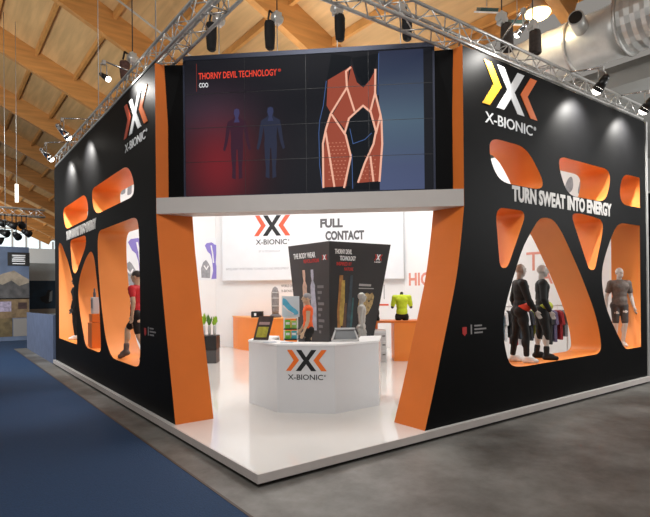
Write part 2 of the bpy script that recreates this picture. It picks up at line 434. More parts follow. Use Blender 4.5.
ca = so.data.color_attributes.new('picture', 'FLOAT_COLOR', 'POINT')     # what the screen shows: a dark picture with a red glow
for j in range(NY+1):
    for i in range(NX+1):
        u, v = i/NX, j/NY
        c = Vector((24,25,30))
        g = math.exp(-(((u-.14)/.16)**2+((v-.22)/.38)**2)); c += Vector((88,6,8))*g
        g2 = math.exp(-(((u-.10)/.2)**2+((v-.62)/.2)**2)); c += Vector((14,14,20))*g2
        ca.data[j*(NX+1)+i].color = lin(c[:]) + (1,)
# right-hand bluish part of the picture
def grad_panel(name, u0, u1, cols):
    n = len(cols); vs = []; 
    for k in range(n): vs += [spi(u0, .006+k/(n-1)*.985, .0012), spi(u1, .006+k/(n-1)*.985, .0012)]
    o = MB().add(vs, [(2*k,2*k+1,2*k+3,2*k+2) for k in range(n-1)]).build(name, bpy.data.materials['screen picture background'], so, recalc=False)
    a = o.data.color_attributes.new('picture', 'FLOAT_COLOR', 'POINT')
    for k in range(n):
        a.data[2*k].color = lin(cols[k])+(1,); a.data[2*k+1].color = lin([v*.97 for v in cols[k]])+(1,)
grad_panel('picture_backdrop', .791, .965, [(76,86,118),(74,84,114),(74,90,112),(78,98,116),(66,80,100),(52,62,84),(44,50,72)])
SHAPES={'A':[(0.589,0.805),(0.675,0.888),(0.666,0.752),(0.600,0.568),(0.583,0.623)],'B':[(0.684,0.902),(0.704,0.779),(0.730,0.738),(0.756,0.789),(0.778,0.862),(0.772,0.681),(0.753,0.562),(0.728,0.61),(0.694,0.575),(0.665,0.745)],'Cc':[(0.663,0.73),(0.692,0.575),(0.654,0.449),(0.608,0.56)],'Dd':[(0.604,0.555),(0.654,0.421),(0.678,0.259),(0.658,0.033),(0.568,0.03),(0.566,0.199),(0.580,0.457)],'E':[(0.780,0.665),(0.796,0.543),(0.778,0.424),(0.758,0.562)],'F':[(0.778,0.426),(0.800,0.5),(0.803,0.349),(0.791,0.07),(0.701,0.06),(0.733,0.202),(0.773,0.336)]}
DARK={'groin':[(0.728,0.594),(0.762,0.516),(0.773,0.409),(0.764,0.321),(0.706,0.068),(0.684,0.069),(0.682,0.251),(0.658,0.42),(0.685,0.54)],'top':[(0.604,0.992),(0.685,0.963),(0.676,0.895),(0.585,0.806)],'vee':[(0.685,0.955),(0.701,0.84),(0.730,0.746),(0.760,0.803),(0.778,0.892),(0.788,0.974)],'hem1':[(0.564,0.038),(0.676,0.042),(0.679,0.009),(0.564,0.009)],'hem2':[(0.699,0.061),(0.791,0.07),(0.787,0.015),(0.686,0.014)]}
LINES={'l1':[(0.680,0.887),(0.662,0.859),(0.665,0.745),(0.694,0.575)],'l2':[(0.665,0.745),(0.599,0.56),(0.580,0.457),(0.567,0.351),(0.567,0.038)],'l3':[(0.604,0.555),(0.658,0.405),(0.678,0.252),(0.650,0.033)],'l4':[(0.654,0.419),(0.672,0.524),(0.728,0.61),(0.758,0.562),(0.778,0.424),(0.768,0.336),(0.733,0.202),(0.706,0.068)],'l5':[(0.778,0.862),(0.776,0.696),(0.796,0.543),(0.800,0.5),(0.802,0.334),(0.790,0.07)],'l6':[(0.579,0.427),(0.611,0.043)],'l7':[(0.755,0.246),(0.766,0.072)],'l8':[(0.776,0.696),(0.758,0.577)],'l9':[(0.796,0.536),(0.778,0.409)]}
BLUE={'b1':[(0.583,0.798),(0.570,0.624),(0.555,0.518),(0.551,0.429),(0.553,0.199),(0.564,0.031)],'b2':[(0.792,0.974),(0.787,0.68)],'b3':[(0.675,0.449),(0.687,0.342),(0.734,0.369),(0.760,0.412)],'b4':[(0.682,0.267),(0.684,0.024)]}
mb = MB()
for P in SHAPES.values(): mb.face(P, spi, .002)
pic = mb.build('picture_shorts', emis('picture red brown',(156,74,56),.95), so, recalc=False)
mb = MB()
for P in DARK.values(): mb.face(P, spi, .003)
mb.build('picture_dark_parts', emis('picture near black',(20,24,30),.8), so, recalc=False)  # near-black parts of the pictured shorts
def screen_lines(name, L, w, m):
    mb = MB()
    for P in L.values(): lines2d(mb, P, w, spi, .0045, .0035, iw/ih)
    mb.build(name, m, so, recalc=False)
screen_lines('picture_seams', LINES, .014, emis('picture peach line',(246,184,158),.95))
screen_lines('picture_outline', BLUE, .005, emis('picture blue line',(70,98,150),.9))
# mesh texture of the shorts: short pale dashes
mb = MB()
for r_ in range(11):
    for c_ in range(5):
        u, v = .588+c_*.0145+(r_%2)*.006, .09+r_*.026
        if u < .591+.07*1.0: mb.prism([(u,v),(u+.007,v),(u+.007,v+.007),(u,v+.007)], spi, .003, .0022)
for r_ in range(7):
    for c_ in range(4):
        u, v = .716+c_*.016+(r_%2)*.006, .09+r_*.026
        if u > .706+r_*.004: mb.prism([(u,v),(u+.006,v),(u+.006,v+.007),(u,v+.007)], spi, .003, .0022)
mb.build('picture_mesh_dots', emis('picture pale dots',(200,122,98),.9), so, recalc=False)
# two dim standing figures
def ghost(uc, wdt, tint, head):
    P = [(0,1.0),(.055,.985),(.07,.93),(.05,.875),(.1,.845),(.19,.81),(.22,.72),(.25,.55),(.29,.42),(.25,.40),(.2,.50),(.16,.64),(.14,.72),(.12,.58),(.13,.48),(.12,.3),(.1,.15),(.11,.02),(.03,.0),(.03,.15),(.01,.42)]
    full = P + [(-x,y) for x, y in reversed(P[1:])]
    mb = MB(); mb.face([(uc+x*wdt, .115+y*.52) for x, y in full], spi, .0016)
    mb.build('picture_figure', emis('picture figure '+str(tint),tint,.8), so, recalc=False)
    mb = MB(); mb.face([(uc+x*wdt, .115+y*.52) for x, y in [(0,.995),(.05,.98),(.06,.93),(.03,.86),(.06,.8),(-.06,.8),(-.03,.86),(-.06,.93),(-.05,.98)]], spi, .0022)
    mb.build('picture_figure_head', emis('picture head '+str(head),head,.8), so, recalc=False)
ghost(.216, .20, (64,36,52), (70,66,104)); ghost(.355, .20, (48,52,72), (60,66,98))
mb = MB(); add_text(mb, 'THORNY DEVIL TECHNOLOGY', .058, .858, .325, .048, spi, .004, .012); add_text(mb, '®', .388, .885, .012, .02, spi, .004); mb.build('picture_title', emis('picture red title',(238,72,52),1.0), so, recalc=False)
mb = MB(); add_text(mb, 'COO', .060, .798, .038, .034, spi, .004, .012); mb.build('picture_subtitle', emis('picture white title',(236,238,240),1.0), so, recalc=False)
mb = MB(); mb.prism([(.049,.77),(.0505,.77),(.0505,.975),(.049,.975)], spi, .004, .003); mb.build('picture_rule', emis('picture red rule',(150,60,50),.8), so, recalc=False)
mb = MB()
for k in (1,2,3):
    mb.prism([(0,k*.25-.0018),(1,k*.25-.0018),(1,k*.25+.0018),(0,k*.25+.0018)], spi, .0062, .0052)
    mb.prism([(k*.25-.0007,0),(k*.25+.0007,0),(k*.25+.0007,1),(k*.25-.0007,1)], spi, .0062, .0052)
mb.build('panel_joints', mat('dark screen joint',(30,30,34),.4), so, recalc=False)

# ---------------------------------------------------------------- inner walls
def slab(name, label, p, q, z0, z1, th, m, lip=None):
    p = Vector(p); q = Vector(q); x = (q-p).normalized(); w = (q-p).length
    t = thing(name, label, 'booth wall', (p[0],p[1],z0))
    fn = plane((p[0],p[1],0), (x[0],x[1],0))
    MB().prism([(0,z0),(w,z0),(w,z1),(0,z1)], fn, 0, -th).build('panel', m, t)
    return t, fn, w
Hi = WH
bk, bkf, bkw = slab('inner_wall', 'white inner wall behind the plinth of green plants, with the purple mural', (.72,12.52,0), (5.338,12.52,0), HP+.004, Hi, .055, M['white'])
dg, dgf, dgw = slab('inner_wall', 'white slanted inner wall behind the orange counter, with the red and black logo', (5.34,12.52,0), (10.138,7.722,0), HP+.004, Hi, .055, M['white'])
rg, rgf, rgw = slab('inner_wall', 'white inner wall with large pale red letters, behind the right-hand wall cut-outs', (10.14,7.72,0), (10.14,.72,0), HP+.004, Hi, .055, M['white'])
# raised printed band across the upper walls
MB().prism([(.3,2.55),(dgw-.02,2.55),(dgw-.02,Hi),(.3,Hi)], dgf, .16, 0).build('printed_band', M['print'], dg, bevel=.004)
bdf = lambda u, v, t: dgf(u, v, .16+t)
s_of = lambda x: (x-5.34)*1.4142
logo(lambda u,v,t: bdf(s_of(6.40)+u, 4.13+v, t), dg, 1.32, M['redor'], M['ink'], M['redor'], M['ink'], vs=1.22)
mb = MB(); add_text(mb, 'FULL', s_of(8.09), 4.36, .80, .32, bdf, .006, .05); add_text(mb, 'CONTACT', s_of(8.09)+.18, 3.92, 1.36, .33, bdf, .006, .05); mb.build('headline', M['greyink'], dg)
mb = MB(); add_text(mb, 'BY X-TECHNOLOGY', s_of(6.52), 3.55, .78, .07, bdf, .004); mb.build('tagline', M['paleink'], dg)
mb = MB(); add_text(mb, 'INTELLIGENT SPORTSWEAR TECHNOLOGY AND DEVELOPMENT', s_of(5.66), 2.93, 2.3, .075, bdf, .004); mb.build('tagline', M['paleink'], dg)
mb = MB(); add_text(mb, 'WORLD OF', s_of(7.06), 2.30, .42, .09, dgf, .004); add_text(mb, 'X-BIONIC', s_of(7.06), 2.12, .42, .09, dgf, .004); mb.build('small_print', M['greyink'], dg)
# murals of purple-lined figures
def mural(par, fn, u0, v0, sc):
    q = lambda P: [(u0+x*sc, v0+y*sc) for x, y in P]
    poly('mural_panel', q([(-.62,-.05),(.62,-.05),(.62,1.75),(-.62,1.75)]), fn, M['print'], par, .012)
    f2 = lambda u, v, t: fn(u, v, .012+t)
    V = mat('violet print',(138,126,204),.6)
    poly('mural_figure', q([(-.18,1.5),(.05,1.55),(.2,1.45),(.34,1.46),(.40,1.22),(.26,1.15),(.22,.7),(.3,.3),(.28,.02),(.02,0),(.1,.35),(.06,.8),(-.02,1.05),(-.14,1.15),(-.26,1.4)]), f2, V, par, .004)
    poly('mural_figure', q([(-.42,.05),(-.04,.04),(-.02,.5),(-.14,.72),(-.22,.8),(-.34,.7),(-.44,.45)]), f2, mat('grey print',(150,152,158),.6,var=.2,scale=9), par, .005)
    mb = MB(); lines2d(mb, q([(.02,1.4),(.08,1.1),(.12,.7)]), .06*sc, f2, .007, .0045); lines2d(mb, q([(-.3,.55),(-.2,.4),(-.12,.55)]), .05*sc, f2, .009, .0055); mb.build('mural_lines', M['ltext'], par)
mural(bk, bkf, 5.36-.72-.22, 2.62, .86)
mural(bk, bkf, 2.50-.72, 2.35, 1.05)
for u_ in (1.10,1.30,1.50): poly('mural_mark', rounded([(u_,5.35),(u_+.14,5.42),(u_+.15,5.78),(u_+.02,5.72)],.06), bkf, mat('grey print',(150,152,158),.6), bk)
add_m = MB(); add_text(add_m, 'HIGH', 7.72-7.50, 2.30, 1.35, .44, rgf, .006, .03); add_text(add_m, 'T', 7.72-3.06, 2.66, .42, .50, rgf, .006); add_text(add_m, 'A', 7.72-2.72, 2.30, .42, .46, rgf, .006)
add_m.build('headline', mat('pale red lettering',(222,150,134),.6), rg)
mb = MB()
for u, v, w, h in ((5.72,4.55,.28,.50),(6.08,4.50,.24,.55),(2.2,5.0,.9,.6)): mb.prism(rounded([(u,v),(u+w,v+.1),(u+w*.9,v+h),(u+.1,v+h*.8)],.2), rgf, .006, .001)
mb.build('mural_figure', mat('grey print',(150,152,158),.6), rg)

# ---------------------------------------------------------------- reception counter (octagon)
YAW = -.641
CYAW = -PI/4
CC = (2.90, 2.88)
cn = thing('reception_counter', 'white octagonal reception counter with the logo on its front facet', 'counter', (CC[0],CC[1],HP), CYAW)
def octa(r, z):
    R_ = r/math.cos(PI/8); return [(R_*math.cos(PI/8+k*PI/4), R_*math.sin(PI/8+k*PI/4)) for k in range(8)]
cw = MW[cn]
cfn = lambda u, v, t: cw @ Vector((u,v,t))
CH = 1.145
oct_ = lambda r_: [Vector((r_/math.cos(PI/8)*math.cos(-PI-PI/8+k*PI/4), r_/math.cos(PI/8)*math.sin(-PI-PI/8+k*PI/4))) for k in range(6)]
CM = mat('white counter laminate',(216,216,218),.25,var=.012,scale=2)
A8, B8, C8 = oct_(1.18), oct_(1.13), oct_(.80)
for k in range(5):
    MB().prism([tuple(A8[k]),tuple(A8[k+1]),tuple(B8[k+1]),tuple(B8[k])], cfn, 0, CH-.03).build('facet_panel', CM, cn)
ring = [tuple(p*1.008) for p in A8]+[tuple(p) for p in reversed(C8)]
MB().prism(ring, cfn, CH-.03, CH).build('worktop', M['white'], cn)
for P_ in ((A8[0],C8[0]),(A8[5],C8[5])):
    d_ = (P_[0]-P_[1]).normalized(); n_ = Vector((-d_.y,d_.x))*.02; e_ = P_[0]-d_*.06
    MB().prism([tuple(e_+n_),tuple(e_-n_),tuple(P_[1]-n_),tuple(P_[1]+n_)], cfn, 0, CH-.03).build('end_panel', CM, cn)
MB().prism([tuple(p) for p in [B8[k]*.985 for k in range(6)]]+[tuple(p) for p in reversed(C8)], cfn, .55, .58).build('inner_shelf', M['white'], cn)
ff = lambda u, v, t: cw @ Vector((u, -1.18-t, v))
logo(lambda u,v,t: ff(-.335+u, .70+v, t), cn, .69, M['oran'], M['ink'], M['oran'], M['ink'], .006, vs=1.12)

ZC = HP+CH
# leaflet holder on the counter
lf = thing('leaflet_holder', 'tilted leaflet display with yellow cover standing on the counter edge', 'leaflet holder', (1.80,3.08,ZC+.001), YAW-.25)
lw = MW[lf]
lm = lambda u, v, t: lw @ (Matrix.Rotation(-.28,4,'X') @ Vector((u, -t, v+.005)) + Vector((v*.16,.02,.0)))
MB().prism([(-.14,0),(.14,0),(.14,.44),(-.14,.44)], lm, 0, .02).build('backing', mat('dark brown cover',(64,46,42),.5,var=.2,scale=9), lf)
poly('cover_picture', [(-.10,.05),(.10,.05),(.10,.24),(-.10,.24)], lambda u,v,t: lm(u,v,.021+t), mat('olive yellow print',(176,166,52),.5,var=.3,scale=14), lf)
poly('cover_title', [(-.10,.28),(.10,.28),(.10,.33),(-.10,.33)], lambda u,v,t: lm(u,v,.021+t), mat('grey pink print',(170,140,136),.5), lf)
MB().box(None,(.30,.16,.012),mtx=lw@T((0,.05,.006))).build('foot', M['white'], lf)
# flat leaflets near it
for k, (x, y, r_) in enumerate(((1.98,2.48,-.785),(1.78,2.72,-.3))):
    o = MB().box((0,0,.004),(.21,.15,.008),rz=r_).build('leaflet', mat('pale blue grey paper',(196,202,212),.6), None, loc=(x,y,ZC+.001))
    tag(o, ['flat pale leaflet lying on the counter front edge', 'flat pale leaflet lying beside the tilted leaflet display'][k], 'leaflet', 'leaflets on the counter')
# small grey screen box
gb = thing('counter_box', 'small grey open box on the white counter before the tower', 'box', (2.90,2.03,ZC+.001), YAW)
gw = MW[gb]
gf = lambda u, v, t: gw @ Vector((u,-t,v))
GM = mat('light grey plastic',(198,198,198),.4,var=.03); GD = mat('mid grey plastic',(150,152,154),.4)
mb = MB(); mb.prism([(-.24,0),(.24,0),(.17,.22),(-.17,.22)], gf, -.02, -.05); mb.build('back', GD, gb)
mb = MB(); mb.prism([(-.24,.0),(.24,0),(.24,.03),(-.24,.03)], gf, .12, -.05); mb.build('base', GM, gb)
for s in (-1,1):
    mb = MB(); mb.add([gw@Vector(p) for p in [(s*.24,-.12,.03),(s*.24,.05,.03),(s*.17,.05,.22),(s*.21,-.12,.03),(s*.21,.05,.03),(s*.145,.05,.22)]],[(0,1,2),(3,5,4),(0,3,4,1),(1,4,5,2),(2,5,3,0)]); mb.build('side', GM, gb)
mb = MB(); mb.prism([(-.17,.20),(.17,.20),(.18,.225),(-.18,.225)], gf, .02, -.05); mb.build('rim', GM, gb)

# ---------------------------------------------------------------- display tower
tw = thing('display_tower', 'tall black four-sided display tower, wider at the top, behind the counter', 'display tower', (6.0,6.1,HP))
TX0, TY0, WX, WY, TZ = 5.01, 5.25, 2.12, 1.88, 3.41
bx, by = .62, .70
cxm, cym = TX0+WX/2-.22, TY0+WY/2-.02
tp = [(TX0,TY0,TZ),(TX0+WX,TY0,TZ),(TX0+WX,TY0+WY,TZ),(TX0,TY0+WY,TZ)]
bt = [(cxm-WX/2*bx,cym-WY/2*by,HP+.004),(cxm+WX/2*bx,cym-WY/2*by,HP+.004),(cxm+WX/2*bx,cym+WY/2*by,HP+.004),(cxm-WX/2*bx,cym+WY/2*by,HP+.004)]
TB = mat('black printed board',(20,20,22),.4,var=.12,scale=2); TG = mat('charcoal printed board',(48,46,48),.4,var=.12,scale=2)
MB().add(bt+tp, [(0,3,2,1),(4,5,6,7),(0,1,5,4),(1,2,6,5),(2,3,7,6)]).build('body', TB, tw)
MB().add([bt[0],bt[3],tp[3],tp[0]], [(0,1,2,3)]).build('side_panel', TG, tw)
tr_ = quad(bt[0],bt[1],tp[0],tp[1]); tl_ = quad(bt[3],bt[0],tp[3],tp[0])
mb = MB(); add_text(mb, 'THE BODY WEAR', .12, .885, .56, .045, tl_, .006, .02); mb.build('headline', M['ltext'], tw)
mb = MB(); add_text(mb, 'REVOLUTION', .38, .845, .38, .03, tl_, .006, .01); mb.build('subtitle', M['redink'], tw)
mb = MB()
for k in range(9): mb.prism([(.70,.64-k*.045),(.86-.05*(k%3),.64-k*.045),(.86-.05*(k%3),.662-k*.045),(.70,.662-k*.045)], tl_, .005, .001)
mb.build('small_print', mat('grey print on board',(118,116,118),.6), tw)
for u, col in ((.36,(206,170,150)),(.58,(170,170,186))):
    f = lambda a,b,t,u=u: tl_(u+a, b, t)
    poly('printed_figure', [(-.05,.30),(.05,.30),(.075,.50),(.05,.62),(.06,.66),(.02,.70),(.035,.74),(.03,.79),(-.03,.79),(-.035,.74),(-.02,.70),(-.06,.66),(-.08,.5)], f, mat('figure print '+str(u),col,.6,var=.25,scale=6), tw)
logo(lambda u,v,t: tl_(.83+u*.15, .86+v*.10, t), tw, .85, M['redink'], M['ltext'], M['redink'], M['ltext'], .006, False)
mb = MB(); add_text(mb, 'THORNY DEVIL', .09, .905, .27, .038, tr_, .006, .02); add_text(mb, 'TECHNOLOGY', .17, .855, .26, .036, tr_, .006, .02); mb.build('headline', M['ltext'], tw)
mb = MB(); add_text(mb, 'INSPIRED BY', .12, .815, .25, .028, tr_, .006, .01); add_text(mb, 'NATURE', .25, .775, .15, .026, tr_, .006, .01); mb.build('subtitle', M['redink'], tw)
logo(lambda u,v,t: tr_(.75+u*.17, .865+v*.135, t), tw, .8, M['redink'], M['ltext'], M['redink'], M['ltext'], .006)
mb = MB(); mb.prism([(.53,.655),(.76,.65),(.76,.668),(.53,.673)], tr_, .005, .001); mb.prism([(.53,.632),(.82,.628),(.82,.636),(.53,.64)], tr_, .005, .001)
for k in range(7): mb.prism([(.60,.28-k*.03),(.78-.03*(k%3),.28-k*.03),(.78-.03*(k%3),.288-k*.03),(.60,.288-k*.03)], tr_, .005, .001)
mb.build('small_print', mat('pale print on board',(150,150,150),.6), tw)
poly('printed_animal', [(.55,.50),(.60,.43),(.68,.40),(.78,.43),(.84,.50),(.85,.57),(.80,.60),(.76,.585),(.70,.60),(.64,.585),(.60,.60),(.56,.57)], tr_, mat('tan animal print',(150,128,84),.6,var=.6,scale=11), tw)
mb = MB()
for c in ((.64,.53),(.76,.53)): mb.prism([(c[0]-.02,c[1]),(c[0],c[1]-.012),(c[0]+.02,c[1]),(c[0],c[1]+.012)], tr_, .009, .0065)
mb.prism([(.665,.45),(.735,.45),(.72,.475),(.68,.475)], tr_, .009, .0065); mb.build('printed_animal_face', M['ink'], tw)
for u, v0, v1, w, col in ((.20,.30,.74,.055,(150,102,48)),(.24,.34,.70,.05,(166,140,60)),(.38,.26,.74,.04,(44,58,68)),(.30,.22,.52,.04,(80,56,40)),(.44,.24,.56,.025,(40,84,88))):
    f = lambda a,b,t,u=u: tr_(u+a, b, t)
    poly('printed_leg', [(-w*.6,v0),(w*.5,v0),(w,v0+(v1-v0)*.4),(w*.75,v0+(v1-v0)*.7),(w*.6,v1),(-w*.5,v1),(-w*.7,v0+(v1-v0)*.6),(-w,v0+(v1-v0)*.35)], f, mat('leg print '+str(u),col,.6,var=.35,scale=7), tw, .004+u*.004)

# ================================================================== MANNEQUINS
def remesh(mb, name, m, parent, voxel=.012, smooth=4, local=True):
    o = mb.build(name, m, parent, local=local, recalc=False)
    r = o.modifiers.new('r','REMESH'); r.mode = 'VOXEL'; r.voxel_size = voxel
    s = o.modifiers.new('s','SMOOTH'); s.factor = .5; s.iterations = smooth
    me = bpy.data.meshes.new_from_object(o.evaluated_get(bpy.context.evaluated_depsgraph_get()))
    old = o.data; o.modifiers.clear(); o.data = me; bpy.data.meshes.remove(old)
    me.name = name
    if not me.materials: me.materials.append(m)
    me.polygons.foreach_set('use_smooth', [True]*len(me.polygons))
    return o
def joints(**kw):
    J = dict(head=(0,-.012,1.665), neck=(0,.012,1.485), chest=(0,0,1.30), waist=(0,.0,1.10), pelvis=(0,.01,.95))
    for s, k in ((-1,'r'),(1,'l')):
        J.update({'sh'+k:(s*.185,.01,1.425), 'el'+k:(s*.245,.03,1.14), 'wr'+k:(s*.255,-.04,.89), 'hip'+k:(s*.09,.01,.92), 'kn'+k:(s*.10,-.015,.50), 'an'+k:(s*.105,.02,.085), 'toe'+k:(s*.125,-.15,.03)})
    J.update(kw); return {k: Vector(v) for k, v in J.items()}
def hand(mb, el, wr, s):
    d = (wr-el).normalized(); side = Vector((0,-1,0)) - d*d.dot(Vector((0,-1,0))); side.normalize(); nrm = d.cross(side)*s
    palm = wr + d*.045
    mb.capsule(wr, palm+side*.018+d*.03, .024, .018, 8); mb.capsule(wr, palm-side*.018+d*.03, .024, .018, 8)
    for i, L in enumerate((.066,.076,.072,.056)):
        b = wr + d*.085 + side*(.03-.02*i); mid = b + d*L*.55 + nrm*(-.006); e = mid + d*L*.45 - nrm*.018
        mb.capsule(wr+d*.05+side*(.024-.016*i), b, .0105, .0100, 8); mb.capsule(b, mid, .0100, .0090, 8); mb.capsule(mid, e, .0088, .0078, 8)
    tb = wr + d*.02 + side*.026; tm = tb + d*.034 + side*.022 - nrm*.01; te = tm + d*.032 + side*.004 - nrm*.01
    mb.capsule(tb, tm, .0125, .0105, 8); mb.capsule(tm, te, .0105, .0085, 8)
def head(mb, c, turn=0., tilt=0.):
    R_ = Matrix.Translation(c) @ Matrix.Rotation(turn,4,'Z') @ Matrix.Rotation(tilt,4,'X')
    e = lambda p, r: mb.ell(R_ @ Vector(p), r, mtx=R_)
    e((0,.015,.03),(.077,.098,.092)); e((0,-.02,-.035),(.062,.072,.088)); e((0,-.055,-.082),(.034,.03,.03))
    mb.capsule(R_@Vector((0,-.09,.03)), R_@Vector((0,-.112,-.018)), .011, .015, 8)          # nose
    e((0,-.088,-.052),(.026,.012,.008)); e((0,-.087,-.064),(.022,.012,.008))                # lips
    for s in (-1,1):
        e((s*.078,.01,-.005),(.012,.024,.034)); e((s*.03,-.083,.018),(.016,.012,.009)); e((s*.032,-.085,.036),(.024,.012,.007))
def figure(par, J, m, parts, turn=0., tilt=0., wide=1.):
    mb = MB(); g = J.get
    head(mb, J['head'], turn, tilt)
    mb.capsule(J['neck'], J['head']+Vector((0,.02,-.06)), .056, .052)
    torso(mb, J, 0, wide)
    for s, k in ((-1,'r'),(1,'l')):
        arm(mb, J, k, 0, 1.); hand(mb, J['el'+k], J['wr'+k], s); leg(mb, J, k, 0, 1.); foot(mb, J, k, 0)
    remesh(mb, 'body', m, par, .0095, 3)
    for name, mm, fn, vx in parts:
        mb = MB(); fn(mb, J); remesh(mb, name, mm, par, vx, 2)
def torso(mb, J, g, wide=1., top=True, low=True):
    if top:
        mb.ell(J['chest']+Vector((0,0,.03)), (.165*wide+g,.112+g,.18+g)); mb.capsule(J['shr'], J['shl'], .062+g, .062+g)
        mb.ell(J['chest']+Vector((0,.02,.09)), (.15+g,.09+g,.1+g)); mb.capsule(J['neck']+Vector((0,0,-.03)), J['chest']+Vector((0,0,.1)), .062+g*.6, .1+g)
        for s in (-1,1): mb.ell(J['chest']+Vector((s*.075,-.05,.06)), (.085+g,.06+g,.07+g))
    mb.ell((J['chest']+J['waist'])/2, (.142*wide+g,.098+g,.15+g)); mb.ell(J['waist'], (.132*wide+g,.092+g,.12+g))
    if low:
        mb.ell(J['pelvis'], (.158*wide+g,.108+g,.115+g))
        for k in 'rl': mb.ell(J['hip'+k]+Vector((0,.03,.0)), (.088+g,.1+g,.1+g))
def lerp(a, b, t): return a*(1-t)+b*t
def arm(mb, J, k, g, frac):
    """frac 0..1 along shoulder, elbow (.5), wrist"""
    a, b, c = J['sh'+k], J['el'+k], J['wr'+k]
    if frac <= .5: mb.capsule(a, lerp(a,b,frac*2), .056+g, .046+g)
    else:
        mb.capsule(a, b, .056+g, .041+g); mb.capsule(b, lerp(b,c,(frac-.5)*2), .041+g, lerp(.041,.028,(frac-.5)*2)+g)
        mb.ell(lerp(b,c,.28), (.042+g,.042+g,.07))
def leg(mb, J, k, g, frac, start=0):
    a, b, c = J['hip'+k], J['kn'+k], J['an'+k]
    if start < .5:
        if frac <= .5: mb.capsule(lerp(a,b,start*2), lerp(a,b,frac*2), .088+g, lerp(.088,.056,frac*2)+g)
        else: mb.capsule(lerp(a,b,start*2), b, .088+g, .056+g); mb.ell(lerp(a,b,.35), (.086+g,.09+g,.17))
    if frac > .5:
        s0 = max(0,(start-.5)*2); mb.capsule(lerp(b,c,s0), lerp(b,c,(frac-.5)*2), lerp(.055,.037,s0)+g, lerp(.055,.036,(frac-.5)*2)+g)
        if s0 < .3 and frac > .8:
            d = (c-b).normalized(); mb.ell(lerp(b,c,.3)+Vector((0,.022,0)), (.053+g,.055+g,.12))
def foot(mb, J, k, g):
    a, t = J['an'+k], J['toe'+k]
    d = (t-a); hd_ = Vector((d.x,d.y,0)).normalized() if abs(d.x)+abs(d.y) > .02 else Vector((0,-1,0))
    heel = a - hd_*.035 + Vector((0,0,-.045)); 
    mb.capsule(a, heel, .036+g, .034+g); mb.capsule(heel, t, .036+g, .028+g); mb.capsule(a, lerp(a,t,.6)+Vector((0,0,.01)), .036+g, .034+g)
    mb.capsule(lerp(heel,t,.6), t, .042+g, .03+g)
def shirt(frac, g=.014, low=True):
    def f(mb, J):
        torso(mb, J, g, low=False); mb.ell(J['waist']+Vector((0,0,-.05)), (.15+g,.105+g,.14+g))
        if low: mb.ell(J['pelvis']+Vector((0,0,.02)), (.158+g,.11+g,.1+g))
        for k in 'rl':
            if frac > 0: arm(mb, J, k, g, frac)
    return f
def pants(frac, g=.012):
    def f(mb, J):
        mb.ell(J['pelvis'], (.162+g,.112+g,.12+g)); mb.ell(J['waist']+Vector((0,0,-.07)), (.14+g,.098+g,.1+g))
        for k in 'rl':
            mb.ell(J['hip'+k]+Vector((0,.03,0)), (.09+g,.1+g,.1+g)); leg(mb, J, k, g, frac)
    return f
def calf(k, a, b, g=.013): return lambda mb, J: leg(mb, J, k, g, b, a)
def shoe(k, g=.012): return lambda mb, J: foot(mb, J, k, g)
def shoe_one(k, g=.016):
    return lambda mb, J: (foot(mb, J, k, g), leg(mb, J, k, g, .97, .86))
def belt_patch(side, zc=1.0, h=.10):
    def f(mb, J):
        p = J['pelvis']
        mb.ell(Vector((p.x-.055, p.y-.035+side, zc)), (.150,.140,h))
    return f
def cap(mb, J):
    mb.ell(J['head']+Vector((0,.018,.045)), (.083,.103,.088))

def mannequin(label, loc, rz, J, m, parts, plinth=0., **kw):
    t = thing('mannequin', label, 'mannequin', loc, rz, None)
    figure(t, J, m, parts, **kw)
    return t
BR = .84+.006    # floor of the right-hand cut-outs
mannequin('mannequin in black sportswear with red waist panel, left of the pair in the right wall', (5.70,.40,BR), math.radians(52),
  joints(elr=(-.23,-.06,1.14), wrr=(-.2,-.2,.93), ell=(.24,.06,1.14), wrl=(.24,-.04,.89), knr=(-.10,-.06,.50), anr=(-.11,-.06,.085), toer=(-.13,-.23,.03), knl=(.10,.06,.50), anl=(.11,.12,.085), toel=(.13,-.05,.03)),
  M['skin'], [('trousers', M['cloth_black'], pants(.93), .013), ('jacket', M['cloth_black'], shirt(.93,.018), .013), ('waist_panel', M['patch_red'], belt_patch(-.01,1.0), .012), ('shoe', M['shoe_white'], shoe('r'), .012), ('shoe', M['shoe_white'], shoe('l'), .012)], turn=.35)
mannequin('mannequin in black sportswear with lime waist panel, right of the pair in the right wall', (6.42,.40,BR), math.radians(40),
  joints(elr=(-.26,.02,1.14), wrr=(-.24,-.10,.90), knr=(-.12,-.05,.50), anr=(-.15,-.04,.085), toer=(-.17,-.21,.03), knl=(.12,.04,.50), anl=(.15,.09,.085), toel=(.17,-.08,.03)),
  M['skin'], [('trousers', M['cloth_black'], pants(.62), .013), ('jacket', M['cloth_black'], shirt(.93,.018), .013), ('waist_panel', M['patch_lime'], belt_patch(-.02,1.0), .012), ('sock', M['cloth_black'], calf('r',.84,.98), .012), ('sock', M['cloth_black'], calf('l',.84,.98), .012), ('shoe', M['cloth_black'], shoe('r'), .012), ('shoe', M['cloth_black'], shoe('l'), .012)], turn=.2)
mannequin('mannequin in dark grey short-sleeved top and shorts in the far right cut-out', (9.60,.40,BR), math.radians(-42),
  joints(elr=(-.27,.03,1.14), wrr=(-.30,-.02,.89), ell=(.26,.03,1.14), wrl=(.285,-.05,.89), knl=(.09,-.05,.50), anl=(.07,.02,.085), toel=(.08,-.15,.03)),
  M['skin'], [('shorts', M['cloth_short'], pants(.42), .013), ('top', M['cloth_grey'], shirt(.30,.02), .013)], turn=.1, wide=1.12)
BL = .82+.006
